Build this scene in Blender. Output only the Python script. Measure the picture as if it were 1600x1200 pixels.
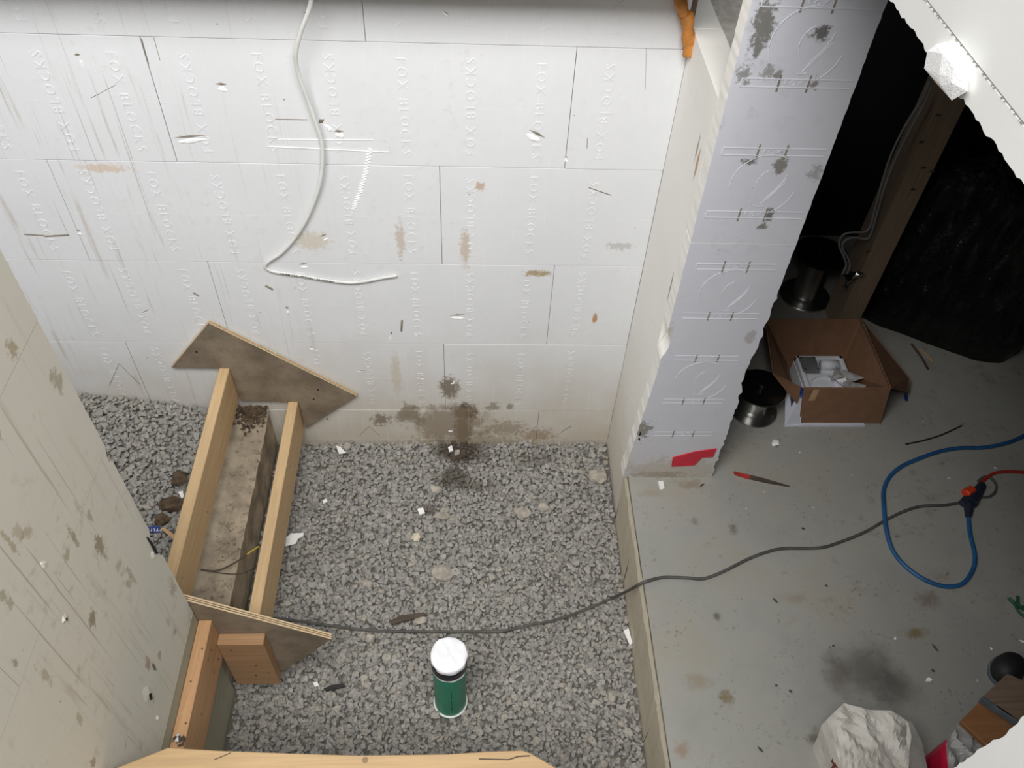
import bpy, bmesh, math, random
import numpy as np
from mathutils import Vector, Matrix, noise as mnoise

for o in list(bpy.data.objects):
    bpy.data.objects.remove(o)
scene = bpy.context.scene
COL = scene.collection
random.seed(7)
rng = np.random.default_rng(11)

# ------------------------------------------------------------------ camera
F_PX = 1313.62
PITCH, ROLL, YAW = 0.848698, 0.0620368, 0.0769237
CAM = Vector((-0.0026, -2.2914, 1.1549))
W = Vector((math.sin(YAW) * math.cos(PITCH), math.cos(YAW) * math.cos(PITCH), -math.sin(PITCH)))
_r0 = W.cross(Vector((0, 0, 1))).normalized()
_u0 = _r0.cross(W)
RT = _r0 * math.cos(ROLL) + _u0 * math.sin(ROLL)
UP = -_r0 * math.sin(ROLL) + _u0 * math.cos(ROLL)
cam_data = bpy.data.cameras.new('camera')
cam_data.sensor_fit = 'HORIZONTAL'
cam_data.sensor_width = 36.0
cam_data.lens = 36.0 * F_PX / 1600.0
cam_data.clip_start = 0.02
cam = bpy.data.objects.new('camera', cam_data)
COL.objects.link(cam)
cam.matrix_world = Matrix(((RT.x, UP.x, -W.x, CAM.x), (RT.y, UP.y, -W.y, CAM.y),
                           (RT.z, UP.z, -W.z, CAM.z), (0, 0, 0, 1)))
scene.camera = cam

# ------------------------------------------------------------------ light
scene.view_settings.view_transform = 'Standard'
scene.view_settings.look = 'None'
scene.view_settings.gamma = 1.0
scene.view_settings.use_curve_mapping = False
scene.view_settings.exposure = 0.0
world = bpy.data.worlds.new('world')
scene.world = world
world.use_nodes = True
bg = world.node_tree.nodes['Background']
bg.inputs['Color'].default_value = (0.86, 0.93, 1.0, 1)
bg.inputs['Strength'].default_value = 0.20

def area(name, loc, target, sx, sy, power, color):
    d = bpy.data.lights.new(name, 'AREA')
    d.shape = 'RECTANGLE'
    d.size, d.size_y = sx, sy
    d.energy = power
    d.color = color
    o = bpy.data.objects.new(name, d)
    o.location = loc
    o.rotation_euler = (Vector(target) - Vector(loc)).to_track_quat('-Z', 'Y').to_euler()
    COL.objects.link(o)
    return o
# daylight coming down the open stairwell from the windows of the storey above
area('stairwell_daylight', (-0.35, -2.75, 2.95), (0.0, -0.45, -0.9), 3.2, 1.7, 252, (1.0, 0.99, 0.97))

# ------------------------------------------------------------------ helpers
def on(px, py, ax, val):
    """point of the place seen at a photo pixel, on the plane axis=val"""
    d = RT * ((px - 800) / F_PX) - UP * ((py - 600) / F_PX) + W
    t = (val - CAM[ax]) / d[ax]
    return CAM + d * t

def srgb(r, g, b):
    f = lambda c: (c / 255 / 12.92) if c / 255 <= 0.04045 else ((c / 255 + 0.055) / 1.055) ** 2.4
    return (f(r), f(g), f(b), 1.0)

class NB:
    """tiny node graph builder"""
    def __init__(s, name, rough=0.8, metal=0.0, world=False):
        s.world = world
        s.m = bpy.data.materials.new(name)
        s.m.use_nodes = True
        s.t = s.m.node_tree
        s.b = s.t.nodes['Principled BSDF']
        s.b.inputs['Roughness'].default_value = rough
        s.b.inputs['Metallic'].default_value = metal
        s._c = None
    def n(s, kind, **kw):
        x = s.t.nodes.new(kind)
        for k, v in kw.items():
            setattr(x, k, v)
        return x
    def put(s, sock, v):
        if hasattr(v, 'is_output'):
            s.t.links.new(v, sock)
        elif v is not None:
            sock.default_value = v
    def co(s):
        if s._c is None:
            s._c = s.n('ShaderNodeTexCoord').outputs['Object'] if not s.world else s.n('ShaderNodeNewGeometry').outputs['Position']
        return s._c
    def math(s, op, a, b=None, c=None, clamp=False):
        x = s.n('ShaderNodeMath', operation=op, use_clamp=clamp)
        for i, v in enumerate((a, b, c)):
            if v is not None:
                s.put(x.inputs[i], v)
        return x.outputs[0]
    def xyz(s, vec=None):
        x = s.n('ShaderNodeSeparateXYZ')
        s.put(x.inputs[0], vec or s.co())
        return x.outputs
    def mapped(s, scale=(1, 1, 1), loc=(0, 0, 0), vec=None):
        x = s.n('ShaderNodeMapping')
        s.put(x.inputs[0], vec or s.co())
        x.inputs['Scale'].default_value = scale
        x.inputs['Location'].default_value = loc
        return x.outputs[0]
    def noise(s, scale, detail=3, rough=0.55, vec=None, dist=0.0, color=False):
        x = s.n('ShaderNodeTexNoise')
        s.put(x.inputs['Vector'], vec or s.co())
        x.inputs['Scale'].default_value = scale
        x.inputs['Detail'].default_value = detail
        x.inputs['Roughness'].default_value = rough
        x.inputs['Distortion'].default_value = dist
        return x.outputs['Color' if color else 'Fac']
    def ramp(s, v, a, b, lo=0.0, hi=1.0):
        x = s.n('ShaderNodeMapRange', clamp=True)
        x.interpolation_type = 'SMOOTHSTEP'
        s.put(x.inputs[0], v)
        x.inputs[1].default_value, x.inputs[2].default_value = a, b
        x.inputs[3].default_value, x.inputs[4].default_value = lo, hi
        return x.outputs[0]
    def mix(s, f, a, b):
        x = s.n('ShaderNodeMix', data_type='RGBA')
        s.put(x.inputs[0], f)
        s.put(x.inputs[6], a)
        s.put(x.inputs[7], b)
        return x.outputs[2]
    def blob(s, u, v, u0, v0, ru, rv, ns, amp=0.7, soft=0.35):
        """ragged stain: 1 inside an ellipse whose rim is broken up by the noise ns"""
        a = s.math('DIVIDE', s.math('SUBTRACT', u, u0), ru)
        b = s.math('DIVIDE', s.math('SUBTRACT', v, v0), rv)
        r = s.math('SQRT', s.math('ADD', s.math('MULTIPLY', a, a), s.math('MULTIPLY', b, b)))
        e = s.math('ADD', s.math('SUBTRACT', 1.0, r), s.math('MULTIPLY', s.math('SUBTRACT', ns, 0.5), amp * 2))
        return s.ramp(e, 0.0, soft)
    def color(s, c):
        s.put(s.b.inputs['Base Color'], c)
    def bump(s, h, strength=0.3, dist=0.002):
        x = s.n('ShaderNodeBump')
        x.inputs['Strength'].default_value = strength
        x.inputs['Distance'].default_value = dist
        s.put(x.inputs['Height'], h)
        s.put(s.b.inputs['Normal'], x.outputs[0])

def plain(name, rgb, rough=0.7, metal=0.0, var=0.12, scale=18, bump=0.0, spec=None):
    g = NB(name, rough, metal)
    n = g.noise(scale, 4)
    c = srgb(*rgb)
    d = tuple(x * (1 - var * 2) for x in c[:3]) + (1,)
    l = tuple(min(1, x * (1 + var)) for x in c[:3]) + (1,)
    g.color(g.mix(g.ramp(n, 0.3, 0.7), d, l))
    if bump:
        g.bump(g.noise(scale * 6, 3), bump, 0.003)
    if spec is not None:
        g.b.inputs['Specular IOR Level'].default_value = spec
    return g.m

# ------------------------------------------------------------------ materials
def foam_material(name, base, uaxis, dirt=(150, 134, 108), dirt_amount=0.25, grid=True, stains=(),
                  base_dirt_falloff=None, streak_from=None):
    g = NB(name, 0.75, world=True)
    X = g.xyz()
    u, v = X[uaxis], X[2]
    big = g.noise(2.3, 4, 0.6)
    fine = g.noise(26, 5, 0.65)
    rag = g.noise(17, 5, 0.7)
    ragf = g.noise(55, 5, 0.75)
    c = g.mix(g.ramp(big, 0.3, 0.75), tuple(x * 0.955 for x in srgb(*base)[:3]) + (1,), srgb(*base))
    # fine bead texture
    bead = g.noise(420, 2, 0.5)
    c = g.mix(g.ramp(bead, 0.35, 0.75, 0, 0.10), c, tuple(x * 0.8 for x in srgb(*base)[:3]) + (1,))
    # rubbed in dirt, drawn out vertically
    sc = (34, 34, 2.2)
    st = g.noise(1.0, 5, 0.65, g.mapped(sc))
    if streak_from is not None:
        lim = g.ramp(u, streak_from, streak_from - 0.9)
        sm = g.math('MULTIPLY', g.ramp(st, 0.56, 0.74), lim)
        c = g.mix(g.math('MULTIPLY', sm, 0.55), c, srgb(176, 160, 140))
        thin = g.noise(1.0, 3, 0.5, g.mapped((120, 120, 1.3)))
        tm = g.math('MULTIPLY', g.ramp(thin, 0.64, 0.72), lim)
        c = g.mix(g.math('MULTIPLY', tm, 0.5), c, srgb(140, 122, 104))
    dm = g.math('MULTIPLY', g.ramp(fine, 0.52, 0.8), g.ramp(big, 0.42, 0.66))
    c = g.mix(g.math('MULTIPLY', dm, dirt_amount), c, srgb(*dirt))
    # splashed earth towards the base; on the back wall also painted fall-off of light
    if base_dirt_falloff:
        z0, z1, amt = base_dirt_falloff
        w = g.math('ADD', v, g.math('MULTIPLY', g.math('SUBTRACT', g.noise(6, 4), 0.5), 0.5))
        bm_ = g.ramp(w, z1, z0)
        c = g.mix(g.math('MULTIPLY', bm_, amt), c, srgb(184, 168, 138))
    # specks
    sp = g.n('ShaderNodeTexVoronoi')
    sp.inputs['Scale'].default_value = 17
    g.put(sp.inputs['Vector'], g.co())
    spm = g.math('MULTIPLY', g.math('LESS_THAN', sp.outputs['Distance'], 0.055), g.ramp(rag, 0.5, 0.6))
    c = g.mix(g.math('MULTIPLY', spm, 0.6), c, srgb(90, 82, 72))
    for (u0, v0, ru, rv, rgb, op, amp) in stains:
        m = g.blob(u, v, u0, v0, ru, rv, rag if min(ru, rv) > 0.065 else ragf, amp * (1.25 if min(ru, rv) > 0.065 else 1.8), 0.5)
        c = g.mix(g.math('MULTIPLY', m, op), c, srgb(*rgb))
    h = g.math('MULTIPLY', fine, 0.35)
    if grid:
        # moulded ribs every 50.8 mm and a rib at half height of the course
        def rib(coord, pitch, width):
            p = g.math('PINGPONG', coord, pitch / 2)
            return g.math('LESS_THAN', p, width)
        r1 = rib(g.math('ADD', u, 10.0 + 0.012), 0.0508, 0.0011)
        r2 = rib(g.math('ADD', v, 0.2032 + 8 * 0.4064), 0.4064, 0.0014)
        r = g.math('MAXIMUM', r1, r2)
        broken = g.ramp(g.noise(9, 3), 0.42, 0.6)
        r = g.math('MULTIPLY', r, broken)
        h = g.math('ADD', h, g.math('MULTIPLY', r, 0.8))
        c = g.mix(g.math('MULTIPLY', r, 0.22), c, (0.93, 0.94, 0.95, 1))
    g.color(c)
    g.bump(h, 0.35, 0.0025)
    return g.m

WALL_STAINS = [
    (-0.085, -1.48, 0.05, 0.085, (124, 112, 94), 0.9, 0.6),
    (-0.02, -1.64, 0.065, 0.08, (84, 66, 52), 1.0, 0.5),
    (-0.03, -1.76, 0.05, 0.12, (84, 68, 54), 0.95, 0.5),
    (-0.08, -1.72, 0.20, 0.17, (140, 124, 102), 0.75, 0.8),
    (0.02, -1.85, 0.36, 0.06, (140, 124, 100), 0.5, 1.0),
    (-0.26, -1.66, 0.07, 0.08, (132, 118, 96), 0.8, 1.0),
    (-0.38, -1.69, 0.05, 0.05, (122, 108, 88), 0.8, 1.0),
    (0.10, -1.60, 0.035, 0.03, (128, 118, 104), 0.7, 1.0),
    (0.17, -1.60, 0.02, 0.025, (128, 118, 104), 0.7, 0.8),
    (0.16, -1.75, 0.10, 0.06, (140, 124, 100), 0.6, 1.1),
    (0.30, -1.80, 0.09, 0.05, (150, 120, 96), 0.6, 1.1),
    (-0.545, -0.715, 0.075, 0.05, (204, 190, 162), 0.6, 0.8),
    (0.24, -0.85, 0.06, 0.018, (170, 150, 112), 0.9, 0.9),
    (0.475, -1.075, 0.011, 0.035, (186, 132, 84), 0.9, 0.4),
    (-1.15, -0.435, 0.09, 0.02, (206, 168, 124), 0.5, 0.8),
    (-0.02, -0.74, 0.02, 0.10, (196, 178, 150), 0.7, 0.9),
    (-0.24, -0.70, 0.02, 0.09, (190, 172, 146), 0.6, 0.9),
    (0.03, -0.48, 0.02, 0.02, (190, 150, 116), 0.7, 0.7),
    (-0.30, -1.40, 0.025, 0.16, (196, 184, 158), 0.5, 0.6),
    (0.52, -0.72, 0.05, 0.02, (150, 140, 128), 0.4, 1.1),
]
M = {}
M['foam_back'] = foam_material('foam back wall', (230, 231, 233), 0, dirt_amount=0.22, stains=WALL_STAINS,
                               base_dirt_falloff=(-2.05, -1.05, 0.75), streak_from=-0.25)
M['foam_letter'] = plain('foam lettering', (239, 240, 241), 0.75, var=0.03)
M['foam_side'] = foam_material('foam pit side', (250, 248, 242), 1, dirt_amount=0.12, grid=False,  # base colour lifted to stand in for light from the left
                               base_dirt_falloff=(-1.9, -1.0, 0.4),
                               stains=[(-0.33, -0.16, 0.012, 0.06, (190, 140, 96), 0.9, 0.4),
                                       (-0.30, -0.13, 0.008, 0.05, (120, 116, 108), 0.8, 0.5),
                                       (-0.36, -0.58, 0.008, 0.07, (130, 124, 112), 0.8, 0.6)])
M['foam_sill'] = foam_material('foam sill strip', (208, 199, 178), 1, dirt=(140, 120, 90), dirt_amount=0.6, grid=False)
JS = [(0.66, 0.28, 0.028, 0.085, (118, 116, 110), 0.95, 0.9),
      (0.645, 0.165, 0.02, 0.035, (128, 126, 122), 0.8, 1.1),
      (0.80, 0.268, 0.025, 0.025, (104, 102, 98), 0.95, 0.9),
      (0.705, 0.17, 0.02, 0.02, (140, 138, 134), 0.8, 1.2),
      (0.728, 0.165, 0.012, 0.018, (130, 128, 124), 0.9, 0.9),
      (0.826, 0.145, 0.012, 0.022, (128, 124, 118), 0.9, 0.9),
      (0.72, -0.075, 0.025, 0.014, (110, 108, 104), 0.9, 0.8),
      (0.805, -0.085, 0.02, 0.035, (132, 128, 120), 0.95, 0.8),
      (0.905, -0.105, 0.02, 0.03, (150, 148, 144), 0.7, 1.0),
      (0.82, -0.245, 0.014, 0.028, (112, 108, 102), 0.95, 0.8),
      (0.81, -0.285, 0.016, 0.012, (120, 116, 110), 0.9, 0.8),
      (0.89, -0.72, 0.02, 0.04, (168, 164, 156), 0.7, 0.7),
      (0.612, -0.70, 0.03, 0.05, (188, 176, 150), 0.6, 0.8),
      (0.62, -1.20, 0.035, 0.06, (128, 122, 110), 0.85, 1.1),
      (0.80, -1.45, 0.25, 0.10, (176, 166, 148), 0.6, 0.8),
      (0.72, -1.48, 0.12, 0.03, (150, 138, 118), 0.7, 1.0)]
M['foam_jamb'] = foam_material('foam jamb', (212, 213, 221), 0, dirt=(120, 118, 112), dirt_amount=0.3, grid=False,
                               base_dirt_falloff=(-1.65, -1.1, 0.35), stains=JS)
M['foam_relief'] = plain('foam relief', (217, 218, 225), 0.75, var=0.03)
M['foam_header'] = foam_material('foam header', (222, 222, 219), 1, dirt_amount=0.12, grid=False)
M['foam_fresh'] = plain('fresh broken foam', (252, 252, 252), 0.8, var=0.015, scale=60, bump=0.5)
LS = []
_r = random.Random(77)
for _k in range(34):
    LS.append((_r.uniform(-1.75, -1.13), _r.uniform(-1.2, 0.2), _r.uniform(0.006, 0.022), _r.uniform(0.015, 0.05), (150 + _r.uniform(-10, 16), 134 + _r.uniform(-8, 14), 104), _r.uniform(0.3, 0.7), 1.0))
LS += [(-1.29, -0.545, 0.02, 0.05, (150, 132, 98), 0.8, 0.8), (-1.43, -0.62, 0.02, 0.03, (140, 122, 92), 0.8, 0.8),
       (-1.36, -1.05, 0.008, 0.025, (96, 84, 68), 0.85, 0.6)]
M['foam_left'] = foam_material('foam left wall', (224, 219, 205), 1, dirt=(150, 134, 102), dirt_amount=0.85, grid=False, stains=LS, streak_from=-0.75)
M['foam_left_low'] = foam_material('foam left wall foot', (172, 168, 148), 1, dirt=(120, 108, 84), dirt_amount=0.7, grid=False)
M['joint'] = plain('dirty joint', (104, 90, 74), 0.95, var=0.2, scale=6)
M['core'] = plain('concrete core', (120, 114, 106), 0.9, var=0.15, bump=0.3)
M['core_light'] = plain('rough concrete top', (196, 191, 184), 0.9, var=0.1, scale=40, bump=0.5)
M['dark_gap'] = plain('dark hollow', (26, 24, 22), 0.9)

def slab_material():
    g = NB('painted concrete slab', 0.5)
    X = g.xyz()
    u, v = X[0], X[1]
    big = g.noise(1.6, 5, 0.6)
    rag = g.noise(9, 6, 0.7)
    ragf = g.noise(34, 6, 0.75)
    fine = g.noise(60, 4, 0.7)
    c = g.mix(g.ramp(big, 0.3, 0.7), srgb(150, 149, 143), srgb(168, 167, 160))
    pat = g.math('MULTIPLY', g.ramp(rag, 0.54, 0.72), g.ramp(big, 0.40, 0.62))
    c = g.mix(g.math('MULTIPLY', g.ramp(g.noise(3.2, 5, 0.6), 0.45, 0.68), g.ramp(u, 2.0, 0.8, 0, 0.55)), c, srgb(152, 142, 122))
    c = g.mix(g.math('MULTIPLY', pat, 0.55), c, srgb(132, 118, 96))
    sp = g.math('MULTIPLY', g.ramp(fine, 0.58, 0.70), g.ramp(rag, 0.44, 0.60))
    c = g.mix(g.math('MULTIPLY', sp, 0.75), c, srgb(84, 76, 64))
    spots = []
    def S(px, py, rx, ry, rgb, op, amp=0.9):
        p = on(px, py, 2, -1.495)
        spots.append((p.x, p.y, rx, ry, rgb, op, amp))
    S(1355, 1050, 0.17, 0.14, (92, 88, 80), 0.75, 0.5)
    S(1400, 1075, 0.12, 0.10, (78, 78, 74), 0.7, 0.5)
    S(1310, 1060, 0.07, 0.10, (96, 90, 82), 0.6, 0.6)
    S(1430, 990, 0.06, 0.03, (120, 104, 66), 0.8)
    S(1450, 937, 0.06, 0.05, (112, 96, 78), 0.6)
    S(1135, 1090, 0.03, 0.035, (120, 104, 66), 0.8)
    S(1090, 1065, 0.06, 0.04, (140, 124, 92), 0.5)
    S(1065, 1172, 0.04, 0.035, (140, 112, 88), 0.6)
    S(1275, 1155, 0.03, 0.05, (84, 76, 66), 0.7, 1.1)
    S(1145, 825, 0.025, 0.03, (96, 90, 80), 0.6, 1.2)
    S(1085, 815, 0.02, 0.02, (120, 112, 98), 0.6, 1.1)
    S(1120, 963, 0.02, 0.02, (84, 76, 64), 0.7, 1.1)
    S(1240, 935, 0.07, 0.03, (146, 128, 112), 0.5, 1.0)
    S(1080, 755, 0.07, 0.035, (134, 116, 92), 0.65, 1.1)
    S(1020, 770, 0.06, 0.03, (150, 136, 112), 0.5, 1.0)
    for (u0, v0, ru, rv, rgb, op, amp) in spots:
        m = g.blob(u, v, u0, v0, ru, rv, rag if min(ru, rv) > 0.06 else ragf, amp * 1.2, 0.9)
        c = g.mix(g.math('MULTIPLY', m, op), c, srgb(*rgb))
    g.color(c)
    g.put(g.b.inputs['Roughness'], g.ramp(rag, 0.3, 0.7, 0.42, 0.65))
    g.bump(fine, 0.12, 0.002)
    return g.m
M['slab'] = slab_material()

def wood_material(name, rgb, axis, dark=0.72, knots=True):
    g = NB(name, 0.65)
    sc = [70, 70, 70]
    sc[axis] = 3.0
    gr = g.noise(1.0, 5, 0.6, g.mapped(tuple(sc)), 1.2)
    b = srgb(*rgb)
    c = g.mix(g.ramp(gr, 0.35, 0.68), tuple(x * dark for x in b[:3]) + (1,), b)
    sc2 = [14, 14, 14]
    sc2[axis] = 1.2
    c = g.mix(g.ramp(g.noise(1.0, 3, 0.5, g.mapped(tuple(sc2))), 0.45, 0.75, 0, 0.35), c, tuple(x * y for x, y in zip(b[:3], (0.82, 0.70, 0.55))) + (1,))
    if knots:
        v = g.n('ShaderNodeTexVoronoi')
        v.inputs['Scale'].default_value = 6
        g.put(v.inputs['Vector'], g.co())
        c = g.mix(g.math('MULTIPLY', g.math('LESS_THAN', v.outputs['Distance'], 0.045), 0.6), c, srgb(84, 60, 40))
    g.color(c)
    g.bump(gr, 0.15, 0.002)
    return g.m
M['lumber_y'] = wood_material('spruce lumber', (216, 184, 140), 1, 0.82)
M['lumber_ledger'] = wood_material('orange spruce', (204, 160, 116), 1, 0.8)
M['lumber_x'] = wood_material('spruce board', (184, 154, 114), 0, 0.84)
M['lumber_z'] = wood_material('spruce block', (178, 140, 102), 0, 0.8)
M['post'] = wood_material('spruce post', (156, 136, 114), 2, 0.85)
M['ply_edge'] = wood_material('plywood edge', (222, 196, 156), 0, 0.78, False)
def ply_face():
    g = NB('stained form plywood', 0.7)
    a = g.noise(7, 5, 0.65)
    b = g.noise(30, 5, 0.7)
    c = g.mix(g.ramp(a, 0.3, 0.7), srgb(112, 99, 84), srgb(146, 132, 113))
    c = g.mix(g.ramp(b, 0.5, 0.75, 0, 0.4), c, srgb(100, 84, 66))
    g.color(c)
    return g.m
M['ply'] = ply_face()

def gravel_material(name, lo, hi, wet=True):
    g = NB(name, 0.85)
    isl = g.n('ShaderNodeNewGeometry').outputs['Random Per Island']
    X = g.xyz()
    fine = g.noise(90, 3, 0.6)
    c = g.mix(isl, srgb(*lo), srgb(*hi))
    r2 = g.math('FRACT', g.math('MULTIPLY', isl, 37.7))
    c = g.mix(g.math('MULTIPLY', g.math('GREATER_THAN', r2, 0.90), 0.35), c, srgb(176, 164, 146))
    c = g.mix(g.ramp(fine, 0.45, 0.75, 0, 0.2), c, srgb(112, 108, 104))
    if wet:
        rag = g.noise(11, 4, 0.6)
        for (x, y, rx, ry, op) in ((-0.03, -0.05, 0.16, 0.10, 0.95), (-0.08, -0.20, 0.09, 0.08, 0.8),
                                   (0.05, -0.24, 0.10, 0.04, 0.6), (-0.17, -0.36, 0.05, 0.04, 0.7), (0.28, -0.1, 0.1, 0.05, 0.4)):
            m = g.blob(X[0], X[1], x, y, rx, ry, rag, 0.9, 0.6)
            c = g.mix(g.math('MULTIPLY', m, op), c, srgb(74, 64, 52))
    g.color(c)
    g.bump(fine, 0.2, 0.002)
    return g.m
M['gravel'] = gravel_material('crushed limestone', (140, 137, 132), (166, 163, 157))
M['soil'] = plain('gravel fines', (116, 112, 106), 0.95, var=0.2, scale=60)
M['dirt'] = plain('caked dirt on concrete', (168, 154, 134), 0.95, var=0.14, scale=14, bump=0.8)
M['dirt_dark'] = plain('dark earth', (92, 76, 58), 0.95, var=0.25, scale=40, bump=0.8)
M['stone_tan'] = plain('tan stone', (170, 162, 150), 0.9, var=0.15, scale=30, bump=0.3)
M['stone_pale'] = plain('pale stone', (206, 196, 172), 0.9, var=0.1, scale=30, bump=0.3)
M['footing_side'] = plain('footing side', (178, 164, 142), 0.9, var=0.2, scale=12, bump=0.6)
M['green_pvc'] = plain('green pvc', (42, 138, 108), 0.38, var=0.06, scale=9)
M['white_pvc'] = plain('white plastic', (226, 230, 226), 0.45, var=0.04)
M['cap_white'] = plain('white plastic sheet cap', (240, 240, 244), 0.5, var=0.03)
M['tape_black'] = plain('black tape', (30, 32, 44), 0.4)
M['ink'] = plain('black ink', (40, 40, 42), 0.6)
M['ink_green'] = plain('dark green ink', (16, 60, 48), 0.6)
M['cable_white'] = plain('white cable sheath', (226, 226, 222), 0.45, var=0.03)
M['cable_grey'] = plain('grey cable sheath', (150, 152, 152), 0.5, var=0.05)
M['cord'] = plain('dirty dark cord', (86, 84, 80), 0.7, var=0.15)
M['hose'] = plain('blue hose', (38, 92, 142), 0.45, var=0.1)
M['red_cord'] = plain('red cord', (176, 46, 36), 0.5)
M['orange'] = plain('orange connector', (230, 70, 30), 0.5)
M['plug'] = plain('navy plug body', (40, 44, 62), 0.5)
M['foam_orange'] = plain('orange expanding foam', (204, 134, 62), 0.6, var=0.12, scale=25, bump=0.4)
M['red_tape'] = plain('red membrane', (206, 40, 62), 0.5, var=0.06)
M['paper'] = plain('white paper scrap', (238, 238, 236), 0.7, var=0.03)
M['cardboard'] = plain('cardboard', (134, 99, 74), 0.8, var=0.06)
M['carton_white'] = plain('white carton', (206, 208, 220), 0.6, var=0.04)
M['carton_blue'] = plain('blue print', (30, 70, 150), 0.6)
M['carton_navy'] = plain('navy print', (36, 40, 62), 0.6)
M['styro'] = plain('white moulded tray', (222, 224, 230), 0.6, var=0.04)
M['grey_plate'] = plain('grey plate', (108, 110, 112), 0.5)
M['steel'] = plain('polished steel', (200, 200, 196), 0.3, 1.0, var=0.05, scale=4)
M['black_metal'] = plain('black metal', (70, 70, 72), 0.22, 0.9)
M['bag_black'] = plain('black plastic film', (9, 10, 12), 0.3, var=0.05)
g_b = NB('black plastic film', 0.2)
g_b.color(srgb(8, 9, 11))
g_b.bump(g_b.noise(16, 5, 0.7, g_b.mapped((1, 1, 0.35)), 1.5), 0.9, 0.03)
M['bag_black'] = g_b.m
M['room_shade'] = plain('black room shade', (15, 16, 18), 0.75, var=0.1)  # the dark room's lack of light is put into this black
M['ceiling'] = plain('dark joist ceiling', (60, 52, 44), 0.9)
def sack_paper():
    g = NB('dusty white sack paper', 0.75)
    a = g.noise(9, 5, 0.65)
    b = g.noise(70, 3, 0.6)
    c = g.mix(g.ramp(a, 0.35, 0.75), srgb(216, 212, 204), srgb(186, 180, 170))
    c = g.mix(g.math('MULTIPLY', g.ramp(b, 0.66, 0.74), g.ramp(a, 0.5, 0.6)), c, srgb(84, 78, 70))
    g.color(c)
    return g.m
M['sack'] = sack_paper()
M['sack_grey'] = plain('grey lining', (150, 146, 140), 0.6, var=0.1)
M['sack_print'] = plain('brown red print', (110, 52, 44), 0.7)
M['film'] = plain('grey plastic film', (176, 174, 172), 0.35, var=0.12)
M['film_red'] = plain('red plastic film', (204, 26, 66), 0.4, var=0.08)
M['wood_brown'] = wood_material('brown board', (150, 104, 66), 0, 0.8, False)
M['wood_grey'] = wood_material('weathered board', (128, 108, 92), 0, 0.75, False)
M['grey_edge'] = plain('grey board edge', (96, 104, 112), 0.7)
M['rubber'] = plain('black rubber', (34, 33, 34), 0.6)
M['green_plastic'] = plain('green plastic', (30, 92, 64), 0.5)
M['stick_red'] = plain('red painted tip', (176, 56, 52), 0.6)
M['stick'] = plain('dark stick', (84, 72, 62), 0.8)
M['wrapper_blue'] = plain('blue wrapper', (44, 62, 130), 0.5)
M['shim'] = wood_material('shim', (200, 166, 124), 0, 0.8, False)
M['yellow'] = plain('yellow mark', (214, 190, 70), 0.6)

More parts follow.
